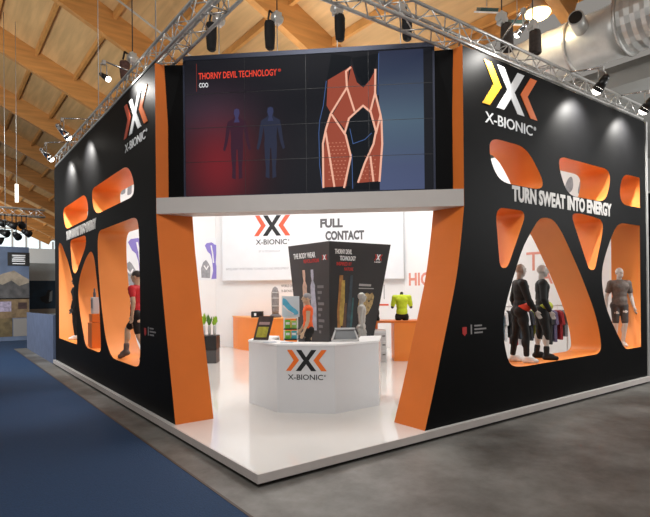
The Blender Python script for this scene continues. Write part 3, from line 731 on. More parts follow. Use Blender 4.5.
mannequin('mannequin in red top and black shorts striding in the large cut-out of the left wall', (.40,5.60,BL), math.radians(-142),
  joints(elr=(-.26,-.06,1.16), wrr=(-.30,-.24,.98), ell=(.25,.10,1.16), wrl=(.24,.06,.90), hipr=(-.09,0,.90), hipl=(.09,.02,.90), knr=(-.10,-.30,.60), anr=(-.11,-.34,.16), toer=(-.12,-.50,.04), knl=(.09,.10,.48), anl=(.09,.30,.10), toel=(.09,.16,.03), pelvis=(0,.01,.93)),
  M['warmskin'], [('shorts', M['cloth_black'], pants(.40), .013), ('top', M['cloth_red'], shirt(.26), .013), ('shoe', M['shoe_grey'], shoe_one('r'), .012), ('shoe', M['shoe_grey'], shoe_one('l'), .012), ('cap', M['hair'], cap, .012)], turn=.1)
mannequin('dark mannequin half hidden behind the narrow strut at the far end of the left wall', (.40,11.22,.84+.006), math.radians(-120),
  joints(), M['hair'], [('trousers', M['cloth_black'], pants(.93), .013), ('jacket', M['cloth_black'], shirt(.93,.016), .013), ('shoe', M['shoe_white'], shoe('r'), .012), ('shoe', M['shoe_white'], shoe('l'), .012)])
# the two full figures by the tower, each on a low plinth
for x, y, lab in ((4.12,4.92,'low white plinth under the mannequin in the orange vest'),(5.52,4.62,'low white plinth under the silver mannequin')):
    o = MB().box((0,0,.09),(.5,.5,.18)).build('plinth', M['white'], None, bevel=.006, loc=(x,y,HP+.001)); tag(o, lab, 'plinth')
mannequin('mannequin in an orange vest and black shorts before the display tower', (4.12,4.92,HP+.182), math.radians(-125),
  joints(elr=(-.25,-.02,1.15), wrr=(-.24,-.16,.93), ell=(.26,.0,1.15), wrl=(.28,-.10,.90), head=(0,-.03,1.66)), M['warmskin'],
  [('shorts', M['cloth_black'], pants(.42), .013), ('vest', M['cloth_orange'], shirt(0,.016), .013), ('cap', mat('grey cap fabric',(150,152,156),.7), cap, .012)], turn=.2)
mannequin('bare silver mannequin in profile before the right face of the tower', (5.52,4.62,HP+.182), math.radians(50), joints(), M['silver'], [], turn=.15)

# lime torso form on the orange counter
def bust(label, loc, rz):
    t = thing('torso_form', label, 'torso form', loc, rz)
    J = joints()
    for k in J: J[k] = Vector((J[k].x*1.12, J[k].y*1.1, (J[k].z-.80)*1.06))
    mb = MB(); torso(mb, J, 0); mb.capsule(J['neck'], J['neck']+Vector((0,0,.06)), .055, .05)
    for k in 'rl': arm(mb, J, k, 0, .45); mb.capsule(J['hip'+k], lerp(J['hip'+k],J['kn'+k],.14), .085, .083)
    remesh(mb, 'form', M['cloth_short'], t, .012, 3)
    mb = MB(); shirt(.34,.02,low=False)(mb, J); remesh(mb, 'shirt', M['cloth_lime'], t, .013, 2)
    mb = MB(); mb.ell(J['pelvis'], (.175,.12,.125)); [mb.capsule(J['hip'+k], lerp(J['hip'+k],J['kn'+k],.12), .1, .098) for k in 'rl']; remesh(mb, 'shorts', M['cloth_black'], t, .013, 2)
    return t
bust('torso form in a lime yellow shirt standing on the right-hand orange counter', (7.88,5.60,1.285), YAW)

# ================================================================== interior furniture
# curved orange counter by the slanted wall
oc = thing('orange_counter', 'curved orange counter against the slanted white inner wall', 'counter', (6.4,10,HP))
cp_ = [(5.52,12.05),(5.42,11.5),(5.42,10.9),(5.50,10.3),(5.70,9.80),(6.1,9.40),(6.6,9.15),(7.2,9.05),(7.8,9.12),(8.25,9.36)]
cp_ = smooth_edge([(x+.19,y-.14) for x,y in cp_])
OC = mat('bright orange laminate',(244,138,52),.4,var=.03,scale=2)
MB().prism(cp_, zz, HP+.001, 1.255).build('front', OC, oc)
ctr = Vector((6.9,10.3)); MB().prism([tuple(ctr+(Vector(p)-ctr)*1.015) for p in cp_], zz, 1.255, 1.29).build('top', mat('pale orange laminate',(250,170,96),.4), oc)
# black goggles box and grey leg form on it
bb = thing('shoe_box', 'small black box with a white mark on the curved orange counter', 'box', (5.80,10.30,1.291), YAW)
MB().box((0,0,.10),(.40,.22,.20)).build('body', M['rubber'], bb, local=True, bevel=.02)
MB().box((-.06,-.112,.10),(.07,.006,.09)).build('mark', M['ltext'], bb, local=True)
gl = thing('display_form', 'tall grey rounded stand on the curved orange counter', 'display form', (6.20,9.80,1.291))
GF = mat('grey ribbed fabric',(134,130,130),.7,var=.25,scale=14)
MB().lathe([(.11,.10),(.125,.25),(.13,.5),(.135,.7),(.12,.86),(.085,.97),(.03,1.02)],(0,0,0),18,1.05,.7).build('form', GF, gl, local=True)
MB().lathe([(.21,0),(.21,.05),(.15,.09),(.12,.12)],(0,0,0),18,1,.8).build('foot', mat('dark grey base',(100,96,96),.6), gl, local=True)
for z in (.36,.62,.8): MB().lathe([(.132,z),(.137,z+.02),(.132,z+.04)],(0,0,0),18,1.06,.72).build('band', mat('pale grey band',(176,174,172),.6), gl, local=True)

# right orange counter
oc2 = thing('orange_desk', 'orange desk under the lime torso form, open on its left side', 'desk', (7.65,5.80,HP), YAW)
MB().box((0.0,.1,1.115),(1.6,.7,.06)).build('top', M['orange'], oc2, local=True, bevel=.004)
MB().box((.42,.1,.545),(.74,.66,1.085)).build('side_block', OC, oc2, local=True, bevel=.004)
MB().box((-.60,.1,1.0),(.38,.62,.165)).build('drawer', M['orange'], oc2, local=True)
MB().box((-.76,.36,.46),(.05,.05,.91)).build('leg', M['white'], oc2, local=True)
wc = thing('white_cabinet', 'small white cabinet with drawers under the orange desk', 'cabinet', (7.25,5.85,HP), YAW)
MB().box((0,.1,.44),(.34,.5,.88)).build('carcass', M['white'], wc, local=True, bevel=.006)
for z in (.70,.45,.18):
    d = MB().box((0,-.157,z),(.31,.014,.22)).build('drawer', mat('off white drawer front',(224,224,226),.4), wc, local=True); MW[d] = MW[wc]
    MB().box((.09,-.172,z+.03),(.08,.016,.03)).build('handle', mat('grey handle',(110,112,116),.4), d, local=True)
# a few items on the desk
o = MB().lathe([(.06,0),(.07,.05),(.045,.14),(.06,.2),(.05,.3),(.02,.33)]).build('product_stand', M['bagblack'], None, loc=(7.25,5.95,1.298)); tag(o,'small black product stand on the left end of the orange desk','product stand')
# graphics on the slanted wall seen right of the tower
mb = MB()
for u, v, w, h in ((5.86,1.85,.07,.42),(6.08,1.85,.02,.5),(5.83,1.90,.13,.2)): mb.prism([(u,v),(u+w,v),(u+w,v+h),(u,v+h)], dgf, .005, .001)
mb.build('wall_graphic', M['greyink'], dg)
poly('wall_graphic', [(5.62,1.62),(6.24,1.62),(6.24,1.68),(5.62,1.68)], dgf, M['redor'], dg)

# product rack left of the tower
sh = thing('product_shelf', 'narrow product rack with black shelves left of the tower', 'shelf', (4.02,5.50,HP), YAW)
for z in (.40,.86,1.11,1.38): MB().box((0,0,z),(.34,.28,.03)).build('shelf_board', M['rubber'] if z < 1.3 else M['white'], sh, local=True)
for x_, y_ in ((-.16,.13),(.16,.13),(-.16,-.13),(.16,-.13)): MB().box((x_,y_,.69),(.02,.02,1.38)).build('upright', M['white'], sh, local=True)
shw = MW[sh]
def product(x, z, col, lab, w=.14, h=.2):
    p = shw @ Vector((x,-.03,z))
    t = thing('product_box', lab, 'box', p, YAW, 'packages on the product rack')
    MB().box((0,0,h/2),(w,.12,h)).build('carton', mat('carton '+str(col),col,.5,var=.12,scale=12), t, local=True)
    MB().box((0,-.0615,h*.6),(w*.7,.003,h*.3)).build('print', M['ltext'], t, local=True)
product(-.07,1.127,(110,196,64),'bright green package on the upper board of the product rack',.13,.20)
product(.08,1.127,(150,214,110),'pale green package on the upper board of the product rack',.13,.18)
product(-.07,.877,(120,204,70),'bright green package on the lower board of the product rack',.13,.19)
product(.08,.877,(60,176,196),'turquoise package on the lower board of the product rack',.13,.19)
ps = thing('poster_card', 'pale blue running shoe card standing on top of the product rack', 'poster', shw @ Vector((0,.0,1.397)), YAW-.1)
MB().box((0,0,.25),(.42,.02,.50)).build('card', mat('very pale blue board',(206,226,236),.5), ps, local=True)
MB().box((0,.05,.01),(.2,.12,.02)).build('foot', M['white'], ps, local=True)
pw = MW[ps]; pf2 = lambda u, v, t: pw @ Vector((u*.58,-.011-t,(v-1.26)*.66+.03))
poly('shoe_print', rounded([(-.34,1.92),(-.18,1.86),(.02,1.62),(.30,1.44),(.34,1.32),(.16,1.28),(-.1,1.42),(-.34,1.62)],.1), pf2, mat('sky blue print',(92,190,226),.5,var=.15,scale=8), ps)
MB().prism([(-.3,1.66),(-.1,1.47),(.15,1.33),(.12,1.31),(-.13,1.44),(-.32,1.6)], pf2, .009, .0065).build('sole_print', M['ltext'], ps)

# black plinth with plants behind the left wall end
pl = thing('plinth', 'black plinth with grey lower half behind the left orange wall end', 'plinth', (3.30,8.95,HP), YAW)
MB().box((0,0,.185),(.78,.5,.37)).build('lower_block', mat('dark grey board',(78,78,80),.5), pl, local=True)
MB().box((0,0,.575),(.80,.52,.39)).build('upper_block', M['rubber'], pl, local=True, bevel=.005)
plw = MW[pl]
GL = [mat('fresh green leaf',(150,196,40),.5,var=.2,scale=12), mat('mid green leaf',(96,150,52),.5,var=.2,scale=12)]
for k, (x, y, h, lab) in enumerate(((.00,-.05,.64,'potted plant on the black plinth, leftmost of three beside the orange wall end'),(.15,.02,.60,'potted plant on the black plinth, middle one of three'),(.31,-.04,.54,'potted plant on the black plinth, rightmost of three'))):
    t = thing('potted_plant', lab, 'plant', plw @ Vector((x,y,.771)), k, 'plants on the black plinth')
    MB().lathe([(.035,0),(.045,.05),(.05,.2),(.04,.26),(.045,.28)],(0,0,0),12).build('vase', mat('pale grey vase',(206,208,206),.3), t, local=True)
    mb = MB(); rnd = random.Random(k)
    for j in range(22):
        a = rnd.random()*2*PI; r_ = .03+.08*rnd.random(); z0 = .24+.1*rnd.random(); z1 = h*(.75+.3*rnd.random())
        p = Vector((.02*math.cos(a),.02*math.sin(a),z0)); q = Vector((r_*math.cos(a),r_*math.sin(a),z1)); mdl = (p+q)/2+Vector((.015*math.cos(a),.015*math.sin(a),.02)); s_ = Vector((-math.sin(a),math.cos(a),0))*.036
        mb.add([p,mdl+s_,q,mdl-s_, mdl+Vector((.006*math.cos(a),.006*math.sin(a),0))],[(0,1,4),(1,2,4),(2,3,4),(3,0,4)])
    mb.build('foliage', GL[k%2], t, local=True, recalc=False)

# clothes rail behind the pair of mannequins
R0, R1 = Vector((7.45,2.62,0)), Vector((9.35,1.50,0)); rd = (R1-R0).normalized()
rk = thing('clothes_rail', 'white clothes rail inside the booth behind the pair of black mannequins', 'clothes rail', ((R0+R1)/2)[:2]+(HP,))
WR = mat('white tube',(226,226,226),.4)
for e in (R0,R1):
    MB().cyl(e+Vector((0,0,HP+.02)), e+Vector((0,0,1.78)), .018).build('post', WR, rk)
    n_ = Vector((-rd.y,rd.x,0)); MB().bar(e+n_*.28+Vector((0,0,HP+.02)), e-n_*.28+Vector((0,0,HP+.02)), .04,.03).build('foot', WR, rk)
MB().cyl(R0+Vector((0,0,1.76)), R1+Vector((0,0,1.76)), .016).build('rail', WR, rk)
cols = [((38,78,140),'blue'),((30,30,34),'black'),((196,206,40),'lime'),((40,110,140),'teal blue'),((216,218,220),'white'),((26,26,28),'jet black'),((150,30,38),'dark red'),((60,70,78),'slate'),((212,214,216),'pale grey'),((34,36,44),'navy'),((160,168,60),'olive'),((30,30,34),'coal black'),((200,200,204),'silver grey'),((44,44,46),'charcoal'),((96,88,120),'mauve'),((150,36,44),'crimson'),((120,126,134),'mid grey')]
proto = None; gang = math.atan2(rd.y,rd.x)
for k, (c, nm) in enumerate(cols):
    p = R0 + rd*(.12 + k*(R1-R0).length/(len(cols)+1)) ; p.z = 1.76
    t = thing('garment', f'{nm} jersey hanging on the white clothes rail', 'garment', p, gang+PI/2+random.uniform(-.15,.15), 'jerseys on the clothes rail')
    th = .035
    fn = lambda u, v, t_: Vector((u,t_,v))
    L = .72+random.uniform(-.1,.14)
    P = [(-.07,-.10),(-.20,-.15),(-.28,-.44),(-.21,-.46),(-.17,-.30),(-.18,-.10-L),(.18,-.10-L),(.17,-.30),(.21,-.46),(.28,-.44),(.20,-.15),(.07,-.10),(0,-.13)]
    MB().prism(P, fn, -th, th).build('jersey', mat('jersey '+nm,c,.75,var=.12,scale=18), t, local=True, bevel=.015)
    h = MB(); h.tube([(0,0,-.13),(0,0,-.02),(.016,0,.006),(0,0,.026),(-.016,0,.014)], .004, 6); h.tube([(-.16,0,-.16),(0,0,-.10),(.16,0,-.16)], .006, 6); h.build('hanger', M['metal'], t, local=True)

# orange plinth with a silver bottle in the left wall
op = thing('plinth', 'orange stepped plinth inside a narrow cut-out of the left wall', 'plinth', (.25,8.38,.856))
MB().box((0,0,.30),(.26,.40,.60)).build('lower_block', M['orange'], op, local=True, bevel=.005)
MB().box((0.0,.03,.71),(.2,.30,.20)).build('upper_block', M['orange'], op, local=True, bevel=.005)
sb = thing('product_display', 'silver and white packaged product standing on the orange plinth', 'product display', (.25,8.42,.856+.812))
MB().box((0,0,.20),(.14,.24,.40)).build('box', mat('pale silver card',(206,204,206),.35,.2), sb, local=True, bevel=.01)
MB().box((-.073,0,.24),(.004,.16,.22)).build('print', mat('grey product print',(120,120,126),.5), sb, local=True)
MB().lathe([(.03,.401),(.035,.5),(.02,.54),(.02,.6),(.012,.62)],(0,.02,0),12).build('bottle_neck', mat('dark grey plastic cap',(90,90,94),.4), sb, local=True)

# ================================================================== TRUSSES
def truss(label, p, q, side=.30, z=6.0):
    p = Vector(p); q = Vector(q); x = (q-p).normalized(); n = Vector((-x.y,x.x,0)); L = (q-p).length
    t = thing('lighting_truss', label, 'truss', ((p+q)/2)[:2]+(z,))
    cs_ = [(0,0),(side,0),(side,side),(0,side)]
    at = lambda c, s_: p + x*s_ + n*c[0] + Vector((0,0,z+.03+c[1]))
    for c in cs_: MB().cyl(at(c,0), at(c,L), .026, seg=8).build('chord', M['metal'], t)
    mb = MB(); N = int(L/.32)
    for i in range(4):
        a, b = cs_[i], cs_[(i+1)%4]
        for k in range(N):
            s0, s1 = k*L/N, (k+1)*L/N
            mb.cyl(at(a,s0) if k%2==0 else at(b,s0), at(b,s1) if k%2==0 else at(a,s1), .011, seg=5)
            if k%4 == 0: mb.cyl(at(a,s0), at(b,s0), .011, seg=5)
    mb.build('bracing', M['metal'], t)
    return t
truss('silver lattice truss along the top of the left booth wall', (.40,-1.2,0), (.40,12.5,0))
truss('silver lattice truss along the top of the right booth wall', (-1.5,.10,0), (10.15,.10,0))

# chain hoists ------------------------------------------------------
def hoist(label, p, bag, bl=.34, drop=.0, side=.13, brown=False, top=None):
    p = Vector(p); top = top or roof_z(p.x+side)-.06
    t = thing('chain_hoist', label, 'chain hoist', p, 0, 'chain hoists above the booth')
    b = MB(); b.lathe([(.05,-bl),(.085,-bl+.03),(.10,-bl*.5),(.10,-.04),(.085,0),(.07,.01)] if not brown else [(.11,-bl),(.13,-bl+.02),(.12,-.05),(.11,0)],(0,0,0),12,1,.8)
    b.build('chain_bag', bag, t, local=True)
    m = MB(); sv = Vector((side,-side*.3,0))
    m.box(sv+Vector((0,0,.08)),(.13,.12,.20)); m.cyl(sv+Vector((-.10,0,.08)), sv+Vector((.10,0,.08)), .065, seg=10); m.cyl(sv+Vector((0,0,.18)), sv+Vector((0,0,.22)), .02)
    m.build('motor', M['steel'], t, local=True)
    h = MB(); h.tube([sv+Vector((-.04,0,.12)), Vector((.0,0,.20)), Vector((-.03,0,.04))], .018, 6); h.build('strap', M['rubber'], t, local=True)
    c = MB(); c.cyl(sv+Vector((0,0,.22)), sv+Vector((0,0,top-p.z)), .011, seg=6); c.build('chain', mat('dark chain steel',(70,66,62),.4,.6), t, local=True)
    c = MB(); c.cyl(sv+Vector((0,0,-.02)), sv+Vector((0,0,-(p.z-6.12)-.0)), .010, seg=6); c.box(sv+Vector((0,0,-(p.z-6.10))),(.10,.05,.06)); c.build('hook_line', M['metal'], t, local=True)
    return t
hoist('chain hoist with black bag behind the left end of the video wall', (1.15,3.60,7.00), M['bagblack'], .50)
hoist('chain hoist with black bag above the video wall, second from its left end', (1.93,2.87,6.96), M['bagblack'], .50)
hoist('chain hoist with black bag above the red shorts on the video wall', (2.85,2.03,7.00), M['bagblack'], .46, side=-.05)
hoist('chain hoist with black bag behind the right end of the video wall', (3.70,1.24,6.90), M['bagblack'], .42, side=-.12)
hoist('chain hoist with grey brown bag above the right wall logo', (5.14,.25,6.78), M['bagbrown'], .46, brown=True, side=-.10)
hoist('chain hoist with dark brown bag right of the logo, above the right truss', (6.02,.25,6.92), M['bagbrown'], .42, brown=True, side=-.05)
hoist('chain hoist with reddish bag above the left truss, near its logo', (.16,5.45,6.72), mat('red brown canvas',(92,62,54),.8,var=.3,scale=20), .36, side=.14)

# spotlights ---------------------------------------------------------
LENS = mat('lit lamp lens',(255,250,240),.2,emit=14)
def spotlight(label, p, aim, body, watts, lit=True, angle=128, r=.085, L=.26, arm_to=None, color=(1,.97,.92)):
    p = Vector(p); d = (Vector(aim)-p).normalized()
    t = thing('spotlight', label, 'spotlight', p, 0, 'spotlights on the booth trusses')
    q = Vector((0,0,0))
    mb = MB(); mb.cyl(-d*L*.75, -d*.02, r*.7, r*.95, 14); mb.cyl(-d*.02, d*.05, r, r*1.05, 14, caps=False); mb.ell(-d*L*.75, (r*.7,r*.7,r*.7), 12, 8)
    mb.build('housing', body, t, local=True)
    MB().ell(d*.035, (r*.88,r*.88,r*.88), 14, 10).build('lens', LENS if lit else M['rubber'], t, local=True)
    s = d.cross(Vector((0,0,1))); s = s.normalized() if s.length > .05 else Vector((1,0,0))
    c = -d*L*.4; up = Vector((0,0,.22))
    mb = MB(); mb.tube([c+s*r*1.15, c+s*r*1.15+up, c-s*r*1.15+up, c-s*r*1.15], .010, 6); mb.box(c+up+Vector((0,0,.03)),(.06,.06,.08)); mb.build('yoke', M['metal'], t, local=True)
    if arm_to is not None:
        mb = MB(); mb.cyl(c+up+Vector((0,0,.06)), Vector(arm_to)-p, .016, seg=8); mb.build('arm_pipe', M['chrome'], t, local=True)
    if watts:
        l = bpy.data.lights.new('lamp', 'SPOT'); l.energy = watts; l.spot_size = math.radians(angle); l.spot_blend = 1.0; l.shadow_soft_size = .05; l.color = color
        lo = bpy.data.objects.new('lamp', l); C.objects.link(lo); lo.parent = t; lo.location = d*.16
        lo.rotation_euler = d.to_track_quat('-Z','Y').to_euler()
    return t
W_ = 560
spotlight('silver spotlight lit above the middle of the left wall', (-.40,8.07,5.80), (.08,8.15,5.30), M['chrome'], W_, L=.36, arm_to=(.40,8.07,6.33))
spotlight('silver spotlight lit at the far end of the left wall', (-.40,10.30,5.76), (.08,10.33,5.26), M['chrome'], W_, L=.36, arm_to=(.40,10.30,6.33))
spotlight('black spotlight clamped to the left truss above the logo', (-.30,4.95,6.12), (.08,4.1,5.5), M['rubber'], 80, r=.055, arm_to=(.40,5.0,6.33))
spotlight('bright spotlight over the middle of the right wall', (7.04,-.40,5.89), (7.1,.08,5.38), M['rubber'], W_, r=.10, arm_to=(6.95,.10,6.33))
spotlight('bright spotlight at the far end of the right wall', (9.02,-.40,5.90), (9.1,.08,5.39), M['rubber'], W_, r=.10, arm_to=(9.05,.10,6.33))
spotlight('silver spotlight lighting the amber chevron of the right wall logo', (4.55,-.36,6.22), (4.35,.08,5.7), M['chrome'], 150, r=.05, arm_to=(4.75,.10,6.33))

# floodlights with pale square frames, above the right truss
for k, (x, y, z, lab) in enumerate(((8.25,2.05,8.42,'square floodlight with pale frame above the right truss'),(8.05,2.75,8.95,'second square floodlight with pale frame, higher under the timber ceiling'))):
    t = thing('floodlight', lab, 'floodlight', (x,y,z), .2, 'floodlights under the ceiling')
    rot = Matrix.Rotation(-.75,4,'Z') @ Matrix.Rotation(.5,4,'X')
    fn = lambda u, v, t_: rot @ Vector((u,v,t_))
    MB().prism([(-.26,-.2),(.26,-.2),(.26,.2),(-.26,.2)], fn, 0, .04, [[(-.21,-.15),(.21,-.15),(.21,.15),(-.21,.15)]]).build('frame', M['white'], t, local=True)
    MB().prism([(-.22,-.16),(.22,-.16),(.22,.16),(-.22,.16)], fn, .01, .12).build('housing', mat('teal grey metal',(74,104,108),.4,.4), t, local=True)
    MB().cyl((0,0,.05),(0,0,roof_z(x)-z-.1),.012,seg=6).build('hanger', M['metal'], t, local=True)
# round glowing hall lamp under the roof edge
hl = thing('hall_lamp', 'glowing round hall lamp under the timber ceiling beside the duct', 'hall lamp', (8.48,1.66,8.62))
MB().lathe([(.05,.30),(.12,.28),(.30,.02),(.31,0)],(0,0,0),20).build('shade', M['steel'], hl, local=True)
MB().ell((0,0,.0),(.29,.29,.16)).build('globe', mat('glowing lamp globe',(255,226,160),.3,emit=6), hl, local=True)
l = bpy.data.lights.new('lamp','POINT'); l.energy = 60; l.color = (1,.85,.6); l.shadow_soft_size = .2
lo = bpy.data.objects.new('lamp', l); C.objects.link(lo); lo.parent = hl; lo.location = (0,0,-.22)

# ventilation duct ---------------------------------------------------
dc = thing('ventilation_duct', 'large silver spiral ventilation duct along the right hall ceiling', 'duct', (9.6,0,7.4))
def ribbed(y0_, y1_, r, z, x=9.62, step=.20):
    prof = []; y = y0_
    mb = MB(); seg = 28; rows = []
    n = int(abs(y1_-y0_)/step*2)
    for i in range(n+1):
        yy = y0_+(y1_-y0_)*i/n; rr = r*(1.0 if i%2 else .965); rows.append([(x+rr*math.cos(2*PI*k/seg), yy, z+rr*math.sin(2*PI*k/seg)) for k in range(seg)])
    vs = [p for r_ in rows for p in r_]
    fs = [(j*seg+k, j*seg+(k+1)%seg, (j+1)*seg+(k+1)%seg, (j+1)*seg+k) for j in range(n) for k in range(seg)]
    fs += [list(range(seg)), [n*seg+k for k in reversed(range(seg))]]
    return mb.add(vs, fs, step > .3)
ribbed(-8,.17,.70,8.12).build('wide_section', M['steel'], dc)
ribbed(.17,16,.60,8.02,step=.5).build('narrow_section', mat('pale galvanised steel',(214,214,210),.38,.3,var=.08,scale=5), dc)
for y, r, z in ((.17,.74,8.12),(1.35,.64,8.02),(6.0,.64,8.02)):
    MB().cyl((9.62,y-.03,z),(9.62,y+.03,z),r,seg=28).build('flange', M['metal'], dc)
MB().cyl((9.3,1.0,8.10),(8.55,.80,8.17),.17,seg=16).build('branch_pipe', M['steel'], dc)
MB().cyl((8.56,.803,8.169),(8.535,.796,8.172),.14,seg=16).build('branch_opening', M['rubber'], dc)

# white conduit under the roof, left
cdt = MB()
for (xa, ya) in ((-.9,12.2),):
    cdt.cyl((xa,ya,roof_z(xa)-1.05),(8.7,ya,roof_z(8.7)-1.05),.035,seg=8)
o = cdt.build('conduit', mat('grey white conduit',(188,182,172),.5), None); tag(o, 'thin pale conduit running down the slope of the timber ceiling', 'conduit')
# steel suspension wires left
for x, y, lab in ((.42,8.6,'thin steel wire hanging from the ceiling to the middle of the left truss'),(.42,4.4,'thin steel wire hanging from the ceiling near the left truss logo')):
    o = MB().cyl((0,0,0),(0.02,0.05,roof_z(x)-6.35),.010,seg=6).build('suspension_wire', M['metal'], None, loc=(x,y,6.33)); tag(o, lab, 'wire')

# ================================================================== HALL BACKGROUND
# neighbouring stand with mountain mural, facing the aisle
nb = thing('exhibition_panel', 'far exhibition panel with mountain mural and a black square S sign', 'exhibition panel', (-4,22.3,0))
MB().box((-4.2,22.3,2.15),(9.6,.12,4.25)).build('panel', mat('blue grey mural sky',(86,100,124),.7,var=.35,scale=.9), nb)
nf = plane((0,22.24,0),(1,0,0))
poly('mural_mountain', [(-9,1.9),(-9,3.1),(-6,3.5),(-4,2.9),(-2.2,3.2),(-1.0,2.75),(-.45,3.05),(.0,3.2),(.35,2.95),(.59,2.8),(.59,1.9)], nf, mat('brown rock print',(142,130,114),.7,var=.4,scale=2.5), nb)
poly('mural_ridge', [(-9,1.9),(-9,2.5),(-5,2.9),(-2.5,2.4),(-.8,2.7),(-.45,2.55),(-.1,2.75),(.2,2.5),(.59,2.65),(.59,1.95)], lambda u,v,t: nf(u,v,t+.006), mat('dark ridge print',(74,72,72),.7,var=.4,scale=4), nb)
SG = mat('tan print',(112,92,66),.7,var=.4,scale=5)
for k, (u0, u1, v0, v1, m_) in enumerate(((-9,.59,1.05,1.95,SG),(-.6,-.12,1.35,1.8,mat('pale violet print',(150,140,160),.7,var=.4,scale=9)),(.15,.5,1.45,1.75,mat('dark brown print',(60,40,36),.7,var=.3,scale=9)),(-9,-.08,.22,1.05,mat('olive brown print',(92,78,50),.7,var=.4,scale=4)),(-.05,.59,.22,1.02,mat('pale grey card',(128,124,120),.7)))):
    poly('mural_picture', [(u0,v0),(u1,v0),(u1,v1),(u0,v1)], lambda u,v,t,k=k: nf(u,v,t+.003*k), m_, nb)
sg = poly('sign_board', [(-.25,3.42),(.62,3.42),(.62,4.02),(-.25,4.02)], lambda u,v,t: nf(u,v,t*5), M['rubber'], nb, .008)
MW[sg] = MW[nb]
mb = MB()
f3 = lambda u,v,t: nf(u,v,.045+t)
for k in range(4): mb.prism(rounded([(-.08,3.60+k*.085),(.45,3.60+k*.085),(.45,3.655+k*.085),(-.08,3.655+k*.085)],.02,3), f3, .006, .001)
mb.prism([(-.08,3.83),(-.03,3.83),(-.03,3.77),(-.08,3.77)], f3, .006, .001); mb.prism([(.40,3.74),(.45,3.74),(.45,3.68),(.40,3.68)], f3, .006, .001)
mb.prism([(-.06,3.49),(.43,3.49),(.43,3.53),(-.06,3.53)], f3, .006, .001)
mb.build('sign_lettering', M['ltext'], sg)
# second far panel
p2 = thing('exhibition_panel', 'pale grey far exhibition panel with a dark teal picture, right of the mural', 'exhibition panel', (1.9,25.2,0))
MB().box((2.1,25.2,1.85),(2.8,.12,3.7)).build('panel', mat('pale grey board',(176,182,182),.7,var=.04), p2)
f5 = plane((0,25.14,0),(1,0,0))
poly('picture', [(.75,1.35),(3.4,1.35),(3.4,2.8),(.75,2.8)], f5, mat('dark teal print',(26,48,66),.7,var=.3,scale=2), p2)
poly('picture_rider', [(1.75,1.6),(1.95,1.65),(2.0,2.1),(1.92,2.35),(1.8,2.3),(1.7,2.05),(1.45,1.95),(1.5,1.75)], lambda u,v,t: f5(u,v,t+.006), mat('dark rider print',(22,24,30),.7), p2)
poly('picture_splash', [(1.85,1.7),(2.0,1.75),(2.02,2.3),(1.9,2.2)], lambda u,v,t: f5(u,v,t+.012), mat('grey splash print',(128,134,136),.7), p2)
poly('picture_skirt', [(.75,1.1),(3.4,1.1),(3.4,1.35),(.75,1.35)], f5, mat('beige strip',(140,130,118),.7), p2)
# low blue-grey partition beyond the end of the left wall
lp = MB()
P = [(12.66,.04),(12.80,.0),(18.4,.0),(18.4,1.42),(12.66,1.50)]
lp.prism(P, lambda u,v,t: Vector((.02+t,u,v)), 0, .10)
o = lp.build('low_partition', mat('blue grey fabric screen',(86,98,124),.8,var=.12,scale=3), None); tag(o, 'low blue-grey partition continuing past the end of the left booth wall', 'partition')
dk = MB().box((.55,13.3,1.25),(.5,1.0,2.45)).build('dark_cabinet', mat('dark grey cabinet',(34,38,44),.6,var=.1), None); tag(dk, 'tall dark cabinet behind the low blue-grey partition', 'cabinet')
# white fascia band under the end windows
# neighbouring dark stand beyond the right end
ns = thing('neighbour_stand', 'dark neighbouring stand just visible past the right end of the booth', 'booth', (14.5,4,0))
MB().box((14.5,5,2.5),(.3,12,5.0)).build('panel', M['black'], ns)
MB().box((14.5,5,5.03),(.36,12,.06)).build('top_rail', M['metal'], ns)

# hanging rig with black lamps far left
ft = truss('short silver truss hanging over the far left aisle with black lamps', (-3.4,19.6,0), (.9,19.6,0), .3, 5.35)
MB().cyl((-1.9,19.75,5.68),(-1.9,19.75,roof_z(-1.9)-.1),.014,seg=6).build('hanger', M['metal'], ft)
MB().cyl((-.55,19.75,5.68),(-.55,19.75,roof_z(-.55)-.1),.014,seg=6).build('hanger', M['metal'], ft)
rb = random.Random(3)
pos = [(-1.10,4.85),(-.72,5.02),(-.36,4.92),(.02,5.0),(-.60,4.60),(-.20,4.52),(.16,4.66),(-.84,4.30)]
words = ['leftmost','upper left','upper middle','upper right','middle','lower right','rightmost','lowest']
bl0 = None
for k, (x, z) in enumerate(pos):
    lab = f'black stage lamp in the cluster over the far left aisle, {words[k]} of the cluster'
    a = rb.uniform(-1.2,1.2)
    t = thing('stage_lamp', lab, 'stage lamp', (x,19.5+rb.uniform(-.25,.25),z), a, 'black lamps hanging over the far aisle')
    MB().cyl((-.12,0,.05),(.14,-.05,-.06),.11,.15,12).ell((-.12,0,.05),(.11,.11,.11)).build('housing', M['rubber'], t, local=True)
    MB().cyl((0,0,0),(0,0,5.36-z),.022,seg=6).build('hanger', M['rubber'], t, local=True)
    MB().box((.16,-.06,.10),(.16,.2,.02)).build('barn_door', M['rubber'], t, local=True)
for k, (x, z, h, lab) in enumerate(((-.86,5.72,.5,'lit white lamp tube over the far aisle, left one of two'),(-.12,5.95,.75,'lit white lamp tube over the far aisle, right one of two'))):
    t = thing('hanging_lamp', lab, 'hanging lamp', (x,19.9,z), 0, 'lit lamps over the far aisle')
    MB().cyl((0,0,0),(0,0,h),.07,seg=10).build('tube', mat('lit lamp tube',(255,246,226),.3,emit=1.6), t, local=True)
    MB().cyl((0,0,h),(0,0,roof_z(x)-z-.1),.012,seg=6).build('cord', M['metal'], t, local=True)

